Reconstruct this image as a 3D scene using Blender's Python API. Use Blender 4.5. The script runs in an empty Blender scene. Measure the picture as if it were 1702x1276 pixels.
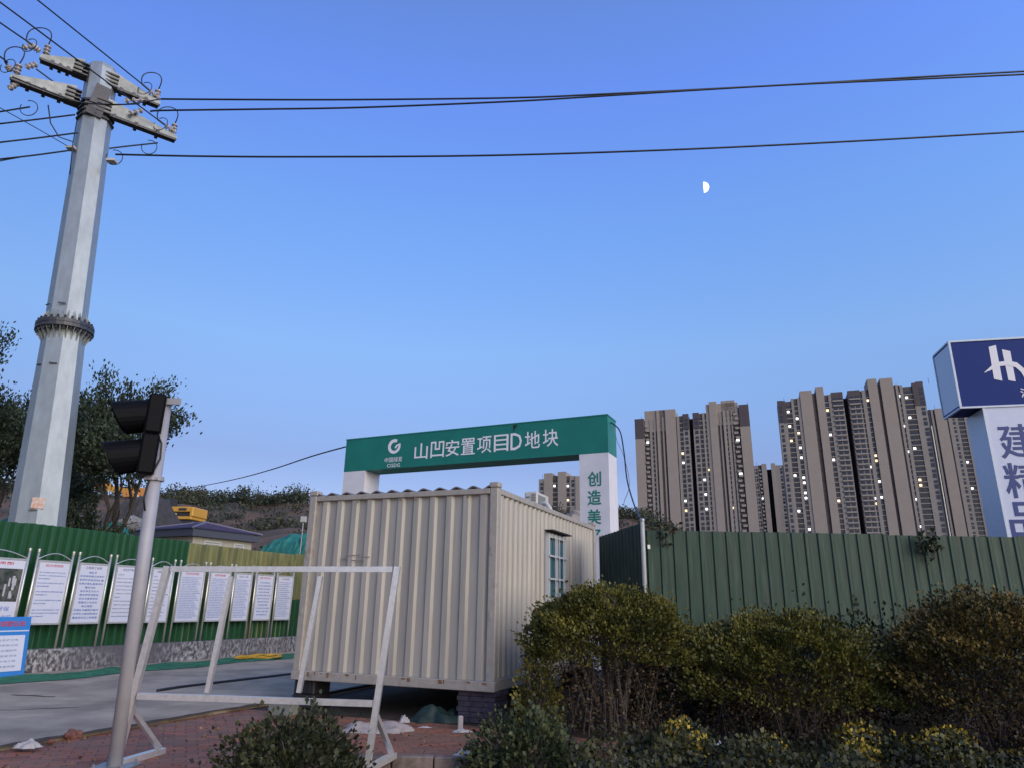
import bpy, math, random
import numpy as np
from mathutils import Vector, Matrix

sc = bpy.context.scene
COL = sc.collection
rad = math.radians
PI = math.pi

# ------------------------------------------------------------------ camera
CAM_H = 1.4
PITCH, ROLL, FPX = rad(17.6), rad(0.95), 1155.0
_F = Vector((0, math.cos(PITCH), math.sin(PITCH)))
_R0 = Vector((1, 0, 0)); _U0 = Vector((0, -math.sin(PITCH), math.cos(PITCH)))
_R = math.cos(ROLL) * _R0 + math.sin(ROLL) * _U0
_U = -math.sin(ROLL) * _R0 + math.cos(ROLL) * _U0
CAMP = Vector((0, 0, CAM_H))
cam_d = bpy.data.cameras.new('camera'); cam = bpy.data.objects.new('camera', cam_d); COL.objects.link(cam)
cam_d.sensor_fit = 'HORIZONTAL'; cam_d.sensor_width = 36; cam_d.lens = 36 * FPX / 1702
cam_d.clip_start = 0.05; cam_d.clip_end = 9000
M = Matrix((( _R.x, _U.x, -_F.x, 0), (_R.y, _U.y, -_F.y, 0), (_R.z, _U.z, -_F.z, CAM_H), (0, 0, 0, 1)))
cam.matrix_world = M
sc.camera = cam

# ------------------------------------------------------------------ sky, sun, exposure
SUN_EL, SUN_AZ = rad(20), rad(140)          # azimuth clockwise from +Y: the glow is low, right and behind the camera
w = bpy.data.worlds.new("World"); sc.world = w; w.use_nodes = True
nt = w.node_tree; nt.nodes.clear()
sky = nt.nodes.new('ShaderNodeTexSky'); sky.sky_type = 'NISHITA'; sky.sun_disc = False
sky.sun_elevation = SUN_EL; sky.sun_rotation = SUN_AZ
sky.air_density = 1.0; sky.dust_density = 0.0; sky.ozone_density = 6.0
# tint evens the sky towards the horizon; unseen zenith less blue for warmer light
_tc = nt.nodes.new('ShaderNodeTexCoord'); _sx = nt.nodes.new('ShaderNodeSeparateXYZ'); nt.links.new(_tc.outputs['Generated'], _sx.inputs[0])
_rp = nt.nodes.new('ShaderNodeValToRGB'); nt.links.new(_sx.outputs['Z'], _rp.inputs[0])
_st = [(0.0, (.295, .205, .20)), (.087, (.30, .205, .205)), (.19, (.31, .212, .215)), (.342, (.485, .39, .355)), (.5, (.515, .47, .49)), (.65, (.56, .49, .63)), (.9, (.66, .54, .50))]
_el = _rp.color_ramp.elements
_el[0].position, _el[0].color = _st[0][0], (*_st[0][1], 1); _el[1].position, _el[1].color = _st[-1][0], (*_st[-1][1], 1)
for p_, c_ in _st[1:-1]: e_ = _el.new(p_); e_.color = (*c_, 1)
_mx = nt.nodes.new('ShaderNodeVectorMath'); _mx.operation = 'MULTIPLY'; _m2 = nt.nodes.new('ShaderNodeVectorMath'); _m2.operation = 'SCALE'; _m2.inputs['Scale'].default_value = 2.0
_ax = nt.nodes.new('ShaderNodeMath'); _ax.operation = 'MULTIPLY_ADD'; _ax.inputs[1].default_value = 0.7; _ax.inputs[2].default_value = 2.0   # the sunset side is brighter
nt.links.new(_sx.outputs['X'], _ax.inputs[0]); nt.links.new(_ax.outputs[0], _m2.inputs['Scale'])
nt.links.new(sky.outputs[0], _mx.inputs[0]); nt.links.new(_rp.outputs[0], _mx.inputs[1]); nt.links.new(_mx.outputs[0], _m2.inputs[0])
bg = nt.nodes.new('ShaderNodeBackground'); bg.inputs['Strength'].default_value = 0.15
wo = nt.nodes.new('ShaderNodeOutputWorld')
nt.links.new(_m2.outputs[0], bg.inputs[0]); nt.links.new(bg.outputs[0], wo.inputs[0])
sd = bpy.data.lights.new('sun', 'SUN'); sd.energy = 1.5; sd.angle = rad(60); sd.color = (1.0, 0.83, 0.55)
so = bpy.data.objects.new('sun', sd); COL.objects.link(so)
_sdir = Vector((math.sin(SUN_AZ) * math.cos(SUN_EL), math.cos(SUN_AZ) * math.cos(SUN_EL), math.sin(SUN_EL)))
so.rotation_euler = (-_sdir).to_track_quat('-Z', 'Y').to_euler()
so.location = (20, -10, 30)
vs = sc.view_settings
vs.view_transform = 'Standard'; vs.look = 'None'; vs.gamma = 1; vs.exposure = 1.0; vs.use_curve_mapping = False

# ------------------------------------------------------------------ pixel helpers (used once, to survey real positions)
def ray(x, y): return _F + (x - 851) / FPX * _R - (y - 638) / FPX * _U
def onz(x, y, z=0.0):
    d = ray(x, y); return CAMP + d * ((z - CAM_H) / d.z)
def ony(x, y, Y):
    d = ray(x, y); return CAMP + d * (Y / d.y)
def onp(x, y, P, n):
    d = ray(x, y); return CAMP + d * ((Vector(P) - CAMP).dot(n) / d.dot(n))
class Frame:
    """vertical plane through P with heading rz: local x along it, local -y towards its front"""
    def __init__(s, P, rz):
        s.P = Vector(P); s.rz = rz; s.e = Vector((math.cos(rz), math.sin(rz), 0)); s.n = Vector((math.sin(rz), -math.cos(rz), 0))
    def hit(s, x, y, off=0.0):
        q = onp(x, y, s.P + s.n * off, s.n) - s.P
        return q.dot(s.e), q.z
    def world(s, u, v, z): return s.P + s.e * u - s.n * v + Vector((0, 0, z))

# ------------------------------------------------------------------ materials
MATS = {}
def mat(name, col, rough=0.6, metal=0.0, var=0.0, scale=4.0, bump=0.0, bscale=None, col2=None, mix=None,
        emit=0.0, island=0.0, spec=0.5, coat=0.0, stretch=None, detail=5.0, lo=0.4, hi=0.62, coords='Object', alpha=None):
    if name in MATS: return MATS[name]
    m = bpy.data.materials.new(name); m.use_nodes = True; n = m.node_tree.nodes; l = m.node_tree.links
    b = n['Principled BSDF']
    b.inputs['Roughness'].default_value = rough; b.inputs['Metallic'].default_value = metal
    b.inputs['Specular IOR Level'].default_value = spec
    if coat: b.inputs['Coat Weight'].default_value = coat; b.inputs['Coat Roughness'].default_value = 0.08
    c4 = (*col, 1)
    b.inputs['Base Color'].default_value = c4
    tc = n.new('ShaderNodeTexCoord'); mp = n.new('ShaderNodeMapping'); l.new(tc.outputs[coords], mp.inputs[0])
    if stretch: mp.inputs['Scale'].default_value = stretch
    src = None
    if col2 is not None:
        nz = n.new('ShaderNodeTexNoise'); nz.inputs['Scale'].default_value = scale; nz.inputs['Detail'].default_value = detail
        nz.inputs['Roughness'].default_value = 0.62
        l.new(mp.outputs[0], nz.inputs['Vector'])
        r = n.new('ShaderNodeValToRGB'); r.color_ramp.elements[0].position = lo; r.color_ramp.elements[1].position = hi
        r.color_ramp.elements[0].color = c4; r.color_ramp.elements[1].color = (*col2, 1)
        l.new(nz.outputs['Fac'], r.inputs[0]); src = r.outputs[0]
    if var:
        nz = n.new('ShaderNodeTexNoise'); nz.inputs['Scale'].default_value = scale * 2.7; nz.inputs['Detail'].default_value = 6
        l.new(mp.outputs[0], nz.inputs['Vector'])
        mr = n.new('ShaderNodeMapRange'); mr.inputs[3].default_value = 1 - var; mr.inputs[4].default_value = 1 + var
        mr.inputs[1].default_value = 0.25; mr.inputs[2].default_value = 0.75
        l.new(nz.outputs['Fac'], mr.inputs[0])
        mx = n.new('ShaderNodeVectorMath'); mx.operation = 'SCALE'
        if src: l.new(src, mx.inputs[0])
        else: mx.inputs[0].default_value = col
        l.new(mr.outputs[0], mx.inputs['Scale']); src = mx.outputs[0]
    if island:
        g = n.new('ShaderNodeNewGeometry'); mr = n.new('ShaderNodeMapRange'); mr.inputs[3].default_value = 1 - island; mr.inputs[4].default_value = 1 + island
        l.new(g.outputs['Random Per Island'], mr.inputs[0])
        mx = n.new('ShaderNodeVectorMath'); mx.operation = 'SCALE'
        if src: l.new(src, mx.inputs[0])
        else: mx.inputs[0].default_value = col
        l.new(mr.outputs[0], mx.inputs['Scale']); src = mx.outputs[0]
    if src: l.new(src, b.inputs['Base Color'])
    if bump:
        nz = n.new('ShaderNodeTexNoise'); nz.inputs['Scale'].default_value = bscale or scale * 6; nz.inputs['Detail'].default_value = 6
        l.new(mp.outputs[0], nz.inputs['Vector'])
        bp = n.new('ShaderNodeBump'); bp.inputs['Strength'].default_value = bump; bp.inputs['Distance'].default_value = 0.02
        l.new(nz.outputs['Fac'], bp.inputs['Height']); l.new(bp.outputs[0], b.inputs['Normal'])
    if emit:
        b.inputs['Emission Color'].default_value = c4; b.inputs['Emission Strength'].default_value = emit
    MATS[name] = m
    return m

def leafmat(name, col, col2, var=0.35, scale=2.5):
    return mat(name, col, 0.55, col2=col2, scale=scale, island=var, lo=0.38, hi=0.6, spec=0.3)

def brickmat(name):
    m = bpy.data.materials.new(name); m.use_nodes = True; n = m.node_tree.nodes; l = m.node_tree.links; b = n['Principled BSDF']
    tc = n.new('ShaderNodeTexCoord'); mp = n.new('ShaderNodeMapping'); mp.inputs['Rotation'].default_value = (0, 0, rad(-24))
    l.new(tc.outputs['Object'], mp.inputs[0])
    br = n.new('ShaderNodeTexBrick'); br.inputs['Scale'].default_value = 1.0
    br.inputs['Brick Width'].default_value = 0.22; br.inputs['Row Height'].default_value = 0.11; br.inputs['Mortar Size'].default_value = 0.007
    br.inputs['Color1'].default_value = (0.40, 0.125, 0.066, 1); br.inputs['Color2'].default_value = (0.17, 0.058, 0.038, 1); br.inputs['Mortar'].default_value = (0.05, 0.038, 0.03, 1)
    br.inputs['Bias'].default_value = -0.1
    l.new(mp.outputs[0], br.inputs['Vector'])
    nz = n.new('ShaderNodeTexNoise'); nz.inputs['Scale'].default_value = 1.6; nz.inputs['Detail'].default_value = 8; nz.inputs['Roughness'].default_value = 0.7
    l.new(tc.outputs['Object'], nz.inputs['Vector'])
    r = n.new('ShaderNodeValToRGB'); r.color_ramp.elements[0].position = 0.38; r.color_ramp.elements[1].position = 0.72
    l.new(nz.outputs['Fac'], r.inputs[0])
    mx = n.new('ShaderNodeMix'); mx.data_type = 'RGBA'; mx.inputs[7].default_value = (0.19, 0.125, 0.085, 1)
    l.new(r.outputs[0], mx.inputs[0]); l.new(br.outputs['Color'], mx.inputs[6]); l.new(mx.outputs[2], b.inputs['Base Color'])
    bp = n.new('ShaderNodeBump'); bp.inputs['Strength'].default_value = 0.6; bp.inputs['Distance'].default_value = 0.01
    l.new(br.outputs['Fac'], bp.inputs['Height']); bp.invert = True; l.new(bp.outputs[0], b.inputs['Normal'])
    b.inputs['Roughness'].default_value = 0.8
    return m

# ------------------------------------------------------------------ mesh building
class MB:
    def __init__(s): s.v = []; s.f = []
    def quad(s, a, b, c, d):
        i = len(s.v); s.v += [tuple(a), tuple(b), tuple(c), tuple(d)]; s.f.append((i, i+1, i+2, i+3)); return s
    def poly(s, pts):
        i = len(s.v); s.v += [tuple(p) for p in pts]; s.f.append(tuple(range(i, i+len(pts)))); return s
    def box(s, x0, x1, y0, y1, z0, z1, mtx=None, bev=0.0):
        if bev:
            b = bev
            prof = [(x0+b, y0), (x1-b, y0), (x1, y0+b), (x1, y1-b), (x1-b, y1), (x0+b, y1), (x0, y1-b), (x0, y0+b)]
            inn = [(x0+b, y0+b), (x1-b, y0+b), (x1-b, y0+b), (x1-b, y1-b), (x1-b, y1-b), (x0+b, y1-b), (x0+b, y1-b), (x0+b, y0+b)]
            rings = [[(p[0], p[1], z0+b) for p in prof], [(p[0], p[1], z1-b) for p in prof]]
            lo = [(x0+b, y0+b, z0), (x1-b, y0+b, z0), (x1-b, y1-b, z0), (x0+b, y1-b, z0)]
            hi = [(x0+b, y0+b, z1), (x1-b, y0+b, z1), (x1-b, y1-b, z1), (x0+b, y1-b, z1)]
            i = len(s.v); vs_ = rings[0] + rings[1] + lo + hi
            if mtx: vs_ = [tuple(mtx @ Vector(p)) for p in vs_]
            s.v += vs_
            for k in range(8):
                k2 = (k+1) % 8; s.f.append((i+k, i+k2, i+8+k2, i+8+k))
            L, Hh = i+16, i+20
            s.f.append((L+3, L+2, L+1, L)); s.f.append((Hh, Hh+1, Hh+2, Hh+3))
            cm = {0: 0, 1: 1, 2: 1, 3: 2, 4: 2, 5: 3, 6: 3, 7: 0}
            for k in range(8):
                k2 = (k+1) % 8; a, c = cm[k], cm[k2]
                if a == c:
                    s.f.append((i+k2, i+k, L+a)); s.f.append((i+8+k, i+8+k2, Hh+a))
                else:
                    s.f.append((i+k2, i+k, L+a, L+c)); s.f.append((i+8+k, i+8+k2, Hh+c, Hh+a))
            return s
        P = [(x0,y0,z0),(x1,y0,z0),(x1,y1,z0),(x0,y1,z0),(x0,y0,z1),(x1,y0,z1),(x1,y1,z1),(x0,y1,z1)]
        if mtx: P = [tuple(mtx @ Vector(p)) for p in P]
        i = len(s.v); s.v += P
        for q in ((3,2,1,0),(4,5,6,7),(0,1,5,4),(1,2,6,5),(2,3,7,6),(3,0,4,7)): s.f.append(tuple(i+k for k in q))
        return s
    def bar(s, p0, p1, w, h, up=(0,0,1)):
        p0, p1 = Vector(p0), Vector(p1); d = (p1-p0); L = d.length; d.normalize(); up = Vector(up)
        if abs(d.dot(up)) > 0.98: up = Vector((0,1,0))
        a = d.cross(up).normalized(); b = a.cross(d)
        m = Matrix(((a.x, d.x, b.x, p0.x), (a.y, d.y, b.y, p0.y), (a.z, d.z, b.z, p0.z), (0,0,0,1)))
        return s.box(-w/2, w/2, 0, L, -h/2, h/2, m)
    def tube(s, pts, r, seg=8, cap=True):
        pts = [Vector(p) for p in pts]; n = len(pts)
        rs = r if isinstance(r, (list, tuple)) else [r]*n
        t0 = (pts[1]-pts[0]).normalized(); up = Vector((0,0,1)) if abs(t0.z) < 0.9 else Vector((1,0,0))
        a = t0.cross(up).normalized(); i0 = len(s.v)
        for k in range(n):
            t = (pts[min(k+1, n-1)] - pts[max(k-1, 0)]).normalized()
            a = (a - t*a.dot(t)).normalized(); b = t.cross(a)
            for j in range(seg):
                th = 2*PI*j/seg
                s.v.append(tuple(pts[k] + (a*math.cos(th)+b*math.sin(th))*rs[k]))
        for k in range(n-1):
            for j in range(seg):
                j2 = (j+1) % seg
                s.f.append((i0+k*seg+j, i0+k*seg+j2, i0+(k+1)*seg+j2, i0+(k+1)*seg+j))
        if cap:
            s.f.append(tuple(i0+j for j in reversed(range(seg)))); s.f.append(tuple(i0+(n-1)*seg+j for j in range(seg)))
        return s
    def lathe(s, prof, c=(0,0,0), axis=(0,0,1), seg=12, ph=0.0):
        ax = Vector(axis).normalized(); t = Vector((1,0,0)) if abs(ax.x) < 0.9 else Vector((0,1,0))
        a = (t - ax*t.dot(ax)).normalized(); b = ax.cross(a); c = Vector(c); i0 = len(s.v)
        for r, h in prof:
            for j in range(seg):
                th = 2*PI*j/seg + ph
                s.v.append(tuple(c + ax*h + (a*math.cos(th)+b*math.sin(th))*max(r, 1e-4)))
        for k in range(len(prof)-1):
            for j in range(seg):
                j2 = (j+1) % seg
                s.f.append((i0+k*seg+j, i0+k*seg+j2, i0+(k+1)*seg+j2, i0+(k+1)*seg+j))
        s.f.append(tuple(i0+j for j in reversed(range(seg)))); s.f.append(tuple(i0+(len(prof)-1)*seg+j for j in range(seg)))
        return s
    def prism(s, pts2, y0, y1):
        """outline in xz extruded along y (front y0)"""
        n = len(pts2); i = len(s.v)
        s.v += [(p[0], y0, p[1]) for p in pts2] + [(p[0], y1, p[1]) for p in pts2]
        s.f.append(tuple(i+k for k in range(n))); s.f.append(tuple(i+n+k for k in reversed(range(n))))
        for k in range(n):
            k2 = (k+1) % n; s.f.append((i+k2, i+k, i+n+k, i+n+k2))
        return s
    def corr(s, prof, z0, z1, th=0.012):
        """corrugated sheet: prof = [(x,y)...], top z1 may be a function of x"""
        i = len(s.v); n = len(prof)
        zt = z1 if callable(z1) else (lambda x: z1)
        for (x, y) in prof: s.v += [(x, y, z0), (x, y, zt(x)), (x, y+th, z0), (x, y+th, zt(x))]
        for k in range(n-1):
            a, b = i+4*k, i+4*k+4
            s.f += [(a, b, b+1, a+1), (b+2, a+2, a+3, b+3), (a+1, b+1, b+3, a+3), (b, a, a+2, b+2)]
        return s
    def build(s, name, m, parent=None, smooth=False, loc=None):
        me = bpy.data.meshes.new(name); me.from_pydata(s.v, [], s.f); me.update()
        if m: me.materials.append(m)
        if smooth: me.polygons.foreach_set('use_smooth', [True]*len(me.polygons))
        o = bpy.data.objects.new(name, me); COL.objects.link(o)
        if parent: o.parent = parent
        if loc is not None: o.location = loc
        return o

def npmesh(name, V, F, m, parent=None):
    me = bpy.data.meshes.new(name); nv, nf = len(V), len(F); k = F.shape[1]
    me.vertices.add(nv); me.vertices.foreach_set('co', V.astype(np.float32).ravel())
    me.loops.add(nf*k); me.loops.foreach_set('vertex_index', F.astype(np.int32).ravel())
    me.polygons.add(nf); me.polygons.foreach_set('loop_start', np.arange(0, nf*k, k, dtype=np.int32)); me.polygons.foreach_set('loop_total', np.full(nf, k, np.int32))
    me.update(calc_edges=True); me.validate()
    me.materials.append(m)
    o = bpy.data.objects.new(name, me); COL.objects.link(o)
    if parent: o.parent = parent
    return o

def leaves(name, P, size, rng, m, parent=None, aspect=0.45, up=0.35, dirs=None):
    n = len(P); d = rng.normal(size=(n, 3)) if dirs is None else dirs + rng.normal(size=(n, 3))*0.5
    d[:, 2] += up; d /= np.linalg.norm(d, axis=1)[:, None]
    q = rng.normal(size=(n, 3)); sd_ = np.cross(d, q); sd_ /= np.linalg.norm(sd_, axis=1)[:, None]
    L = size*(0.65+0.7*rng.random(n))[:, None]
    nr = np.cross(d, sd_)
    V = np.stack([P, P + d*L*0.5 + sd_*L*aspect + nr*L*0.08, P + d*L, P + d*L*0.5 - sd_*L*aspect + nr*L*0.08], 1).reshape(-1, 3)
    return npmesh(name, V, np.arange(n*4).reshape(-1, 4), m, parent)

def tag(o, label=None, cat=None, group=None, kind=None):
    if label: o['label'] = label
    if cat: o['category'] = cat
    if group: o['group'] = group
    if kind: o['kind'] = kind
    return o
def thing(name, label, cat, loc=(0,0,0), rz=0.0, group=None):
    o = bpy.data.objects.new(name, None); COL.objects.link(o); o.location = loc; o.rotation_euler = (0, 0, rz)
    o.empty_display_size = 0.2
    return tag(o, label, cat, group)
def struct(o): o['kind'] = 'structure'; return o

# text -> mesh, fitted
_tc = {}
def text_mesh(s, bold=0.0, res=2, align='CENTER', spacing=1.0, line=1.0):
    key = (s, bold, res, align, spacing, line)
    if key in _tc: return _tc[key]
    cu = bpy.data.curves.new('lettering', 'FONT'); cu.body = s; cu.size = 1; cu.resolution_u = res; cu.offset = bold
    cu.align_x = align; cu.space_character = spacing; cu.space_line = line
    cu.extrude = 0.004
    ob = bpy.data.objects.new('lettering', cu); COL.objects.link(ob)
    dg = bpy.context.evaluated_depsgraph_get(); dg.update()
    me = bpy.data.meshes.new_from_object(ob.evaluated_get(dg)); bpy.data.objects.remove(ob); bpy.data.curves.remove(cu)
    co = np.empty(len(me.vertices)*3); me.vertices.foreach_get('co', co); co = co.reshape(-1, 3)
    if len(co):
        lo, hi = co.min(0), co.max(0); co[:, 0] -= (lo[0]+hi[0])/2; co[:, 1] -= (lo[1]+hi[1])/2
        me.vertices.foreach_set('co', co.ravel()); me['w'] = float(hi[0]-lo[0]); me['h'] = float(hi[1]-lo[1])
    else: me['w'] = me['h'] = 1.0
    _tc[key] = me
    return me
def text(s, x, y, z, W, Hh, m, parent, name='text', bold=0.0, res=2, align='CENTER', spacing=1.0, line=1.0, side=None, keep=False):
    """text on a local front (-y) face, fitted into W x Hh centred on (x, z)"""
    me = text_mesh(s, bold, res, align, spacing, line).copy(); me.name = name
    me.materials.clear(); me.materials.append(m)
    o = bpy.data.objects.new(name, me); COL.objects.link(o); o.parent = parent
    sx, sz = W/me['w'], Hh/me['h']
    if keep: sx = sz = min(sx, sz)
    me.transform(Matrix.Diagonal((sx, sz, min(sx, sz), 1)))
    o.location = (x, y, z); o.rotation_euler = (PI/2, 0, side or 0)
    return o

rng = np.random.default_rng(7); random.seed(7)
# ================================================================== GROUND
m_soil = mat('soil', (0.045, 0.030, 0.020), 0.95, col2=(0.022, 0.015, 0.010), scale=3, bump=0.8, bscale=18)
m_conc = mat('concrete_road', (0.42, 0.345, 0.255), 0.85, col2=(0.27, 0.218, 0.165), scale=0.8, var=0.2, bump=0.25, bscale=60)
m_brick = brickmat('red_paving')
def sheet(name, pts, z, m, sub=None):
    b = MB(); b.poly([(x, y, z) for x, y in pts]); return struct(b.build(name, m))
def slab(name, pts, z0, z1, m):
    b = MB(); n = len(pts); b.poly([(x, y, z1) for x, y in pts])
    for k in range(n):
        (x0, y0), (x1, y1) = pts[k], pts[(k+1) % n]; b.quad((x0, y0, z0), (x1, y1, z0), (x1, y1, z1), (x0, y0, z1))
    return struct(b.build(name, m))
m_ground = mat('ground_earth', (0.10, 0.08, 0.06), 0.95, col2=(0.06, 0.055, 0.035), scale=0.05, var=0.2)
sheet('ground', [(-3000, -400), (3000, -400), (3000, 4000), (-3000, 4000)], -0.16, m_ground)
slab('road', [(-9.9, -4.0), (-4.83, 7.40), (-3.15, 11.26), (1.6, 22.3), (-3.2, 28.2), (-9.19, 13.66), (-18, -6.0)], -0.15, 0.035, m_conc)
slab('pavement', [(-9.86, -4.0), (-2.35, -4.0), (-2.3, 7.40), (1.15, 7.42), (1.3, 8.3), (-0.15, 9.15), (-3.55, 10.3), (-4.79, 7.40)], -0.155, 0.0, m_brick)
slab('yard_soil', [(-3.54, 10.31), (-0.15, 9.154), (1.304, 8.304), (1.3, 7.43), (30, 7.43), (30, 40), (5, 30), (1.64, 22.3)], -0.15, -0.006, m_soil)
sheet('planting_bed', [(-2.29, -4), (30, -4), (30, 7.3), (-2.29, 7.3)], -0.13, m_soil)
m_kerb = mat('kerb_stone', (0.25, 0.19, 0.16), 0.9, col2=(0.11, 0.085, 0.07), scale=5, bump=0.3)
for k in range(9):
    b = MB(); x = -2.28 + 0.40*k
    b.box(x+0.006, x+0.394, 7.31, 7.415, -0.15, 0.02 + 0.006*math.sin(k*2.3), bev=0.012)
    struct(b.build('kerb', m_kerb))
# joints / scars in the concrete: darker tar seams lying 4 mm above it
m_tar = mat('tar_seam', (0.035, 0.033, 0.03), 0.9)
def ribbon(name, pts, wd, z, m, jit=0.0, kind=True):
    b = MB(); pr = None
    for i, (x, y) in enumerate(pts):
        x2, y2 = pts[min(i+1, len(pts)-1)]; x1, y1 = pts[max(i-1, 0)]
        t = Vector((x2-x1, y2-y1)).normalized(); nn = Vector((-t.y, t.x)); a = wd*(1+random.uniform(-jit, jit)); c = wd*(1+random.uniform(-jit, jit))
        p, q = (x+nn.x*a, y+nn.y*a, z), (x-nn.x*c, y-nn.y*c, z)
        if pr: b.quad(pr[0], pr[1], q, p)
        pr = (p, q)
    o = b.build(name, m)
    return struct(o) if kind else o
def lerp_pts(a, b_, n, j=0.0):
    return [(a[0]+(b_[0]-a[0])*k/n + random.uniform(-j, j), a[1]+(b_[1]-a[1])*k/n + random.uniform(-j, j)) for k in range(n+1)]
def g2(x, y, z=0): p = onz(x, y, z); return (p.x, p.y)
ribbon('road_seam', lerp_pts(g2(20, 1158), g2(90, 1162), 6, .03), 0.025, 0.040, m_tar, .6)
ribbon('road_seam', lerp_pts(g2(0, 1185), g2(130, 1180), 10, .03), 0.012, 0.040, m_tar, .6)
# dirt gathered along the edge of the concrete
m_dirt = mat('dirt', (0.085, 0.055, 0.04), 0.95, col2=(0.05, 0.036, 0.028), scale=7, bump=0.6)
ribbon('road_edge_dirt', lerp_pts((-5.72, 5.3), (-3.1, 11.3), 40, .02), 0.05, 0.0395, m_dirt, .6)

# ---- hillside behind the site
RIDGE = [(-400, 815), (-100, 818), (100, 828), (280, 838), (500, 844), (700, 852), (860, 864), (960, 872), (1040, 864), (1075, 872), (1112, 896), (1250, 935), (1500, 960), (2200, 985)]
PROF = [(24, 0), (29, 0.05), (38, 0.13), (50, 0.27), (58, 0.42), (64, 0.50), (70, 0.56), (82, 0.78), (95, 1.0), (120, 1.04), (180, 0.9)]
def interp(T, x):
    if x <= T[0][0]: return T[0][1]
    for (a, b_), (c, d) in zip(T, T[1:]):
        if x <= c: return b_ + (d-b_)*(x-a)/(c-a)
    return T[-1][1]
def hill_z(x, y):
    px = 851 + 1155*x/y
    ry = interp(RIDGE, px); top = CAM_H + (1004 + 0.0165*(px-851) - ry)/1155*95*1.02
    return top*interp(PROF, y) + (0.25*math.sin(x*0.9+y*0.3) + 0.18*math.sin(x*0.37-y*0.7) + 0.10*math.sin(2.1*x+1.3*y))*min(1, max(0, (y-24)/14))
m_hill = mat('hill_earth', (0.14, 0.080, 0.050), 0.95, col2=(0.055, 0.045, 0.028), scale=0.22, var=0.3, bump=0.9, bscale=2.5, detail=9)
b = MB(); nx, ny = 150, 60; xs = [-130 + 230*i/nx for i in range(nx+1)]; ys = [23.5 + 150*(j/ny)**1.3 for j in range(ny+1)]
for j in range(ny+1):
    for i in range(nx+1): b.v.append((xs[i], ys[j], hill_z(xs[i], ys[j]) - (0.3 if j == 0 else 0.02)))
for j in range(ny):
    for i in range(nx): a = j*(nx+1)+i; b.f.append((a, a+1, a+nx+2, a+nx+1))
struct(b.build('hillside', m_hill, smooth=True))
# far slope that carries the estate
b = MB(); nx, ny = 60, 16
def far_z(x, y):
    t = min(1, max(0, (y-190)/170)); s = t*t*(3-2*t)
    bump_ = 33*math.exp(-((x-31)/34)**2)*math.exp(-((y-455)/60)**2)
    return 17*s + bump_ + 0.8*math.sin(x*.1+y*.07)*s - 0.5
for j in range(ny+1):
    for i in range(nx+1):
        x = -300+900*i/nx; y = 185+500*j/ny; b.v.append((x, y, far_z(x, y)))
for j in range(ny):
    for i in range(nx): a = j*(nx+1)+i; b.f.append((a, a+1, a+nx+2, a+nx+1))
struct(b.build('far_hillside', m_hill, smooth=True))

# ================================================================== CONTAINER
m_cont = mat('container_paint', (0.405, 0.375, 0.325), 0.45, col2=(0.33, 0.305, 0.265), scale=3.2, var=0.10, stretch=(1.6, 1.6, 0.14), bump=0.08, bscale=3, coat=0.12, detail=8, lo=.42, hi=.7)
m_cont2 = mat('container_frame_paint', (0.36, 0.328, 0.285), 0.5, col2=(.25, .20, .16), scale=5, var=0.12, lo=.55, hi=.8, detail=9)
m_dark = mat('dark_void', (0.02, 0.018, 0.018), 0.9)
CA = Vector((-2.991, 10.428, 0.37)); CRZ = rad(-21.87); CW, CL, CH = 3.048, 5.0, 2.55
cont = thing('shipping_container', 'beige corrugated steel container raised on blocks beside the driveway', 'container', CA, CRZ)
def trap(x0, x1, pitch, depth, ytop=0.0, a=0.3, bfrac=0.2):
    """corrugation profile: outer flat bfrac, slope, inner flat"""
    P = []; n = max(1, round((x1-x0)/pitch)); p = (x1-x0)/n
    for k in range(n):
        x = x0+k*p
        P += [(x, ytop+depth), (x+p*a, ytop+depth), (x+p*(a+bfrac*.6), ytop), (x+p*(a+bfrac*.6+0.3), ytop), (x+p*(a+bfrac*1.2+0.3), ytop+depth)]
    P.append((x1, ytop+depth)); return P
b = MB(); b.corr(trap(0.12, CW-0.12, 0.255, 0.036, 0.03), 0.12, CH-0.09, 0.01); b.build('front_panel', m_cont, cont)
b = MB(); b.corr([(-y, x) for x, y in []] or trap(0.12, CL-0.12, 0.19, 0.03, 0.02), 0.14, CH-0.09, 0.01)
sp = b.build('side_panel', m_cont, cont, loc=(CW, 0, 0)); sp.rotation_euler = (0, 0, PI/2)
b = MB(); b.corr(trap(0.12, CL-0.12, 0.19, 0.03, 0.02), 0.14, CH-0.09, 0.01)
sp = b.build('side_panel', m_cont, cont, loc=(0, CL, 0)); sp.rotation_euler = (0, 0, -PI/2)
b = MB(); b.corr(trap(0.12, CW-0.12, 0.255, 0.036, 0.03), 0.12, CH-0.09, 0.01)
sp = b.build('rear_panel', m_cont, cont, loc=(CW, CL, 0)); sp.rotation_euler = (0, 0, PI)
for (x, y) in ((0, 0), (CW-0.12, 0), (0, CL-0.12), (CW-0.12, CL-0.12)):
    b = MB(); b.box(x, x+0.12, y, y+0.12, 0.11, CH-0.02, bev=0.012)
    cp = b.build('corner_post', m_cont2, cont)
    b = MB(); b.box(x-0.006, x+0.136 if x < 1 else x+0.126, y-0.006, y+0.13, CH-0.018, CH+0.055, bev=0.012); b.build('corner_fitting', m_cont2, cp)
b = MB(); b.box(0.122, CW-0.122, 0.004, 0.10, CH-0.10, CH-0.025, bev=0.008); b.build('top_rail', m_cont2, cont)
b = MB(); b.box(0.122, CW-0.122, CL-0.1, CL-0.004, CH-0.10, CH-0.025, bev=0.008); b.build('top_rail', m_cont2, cont)
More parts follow.
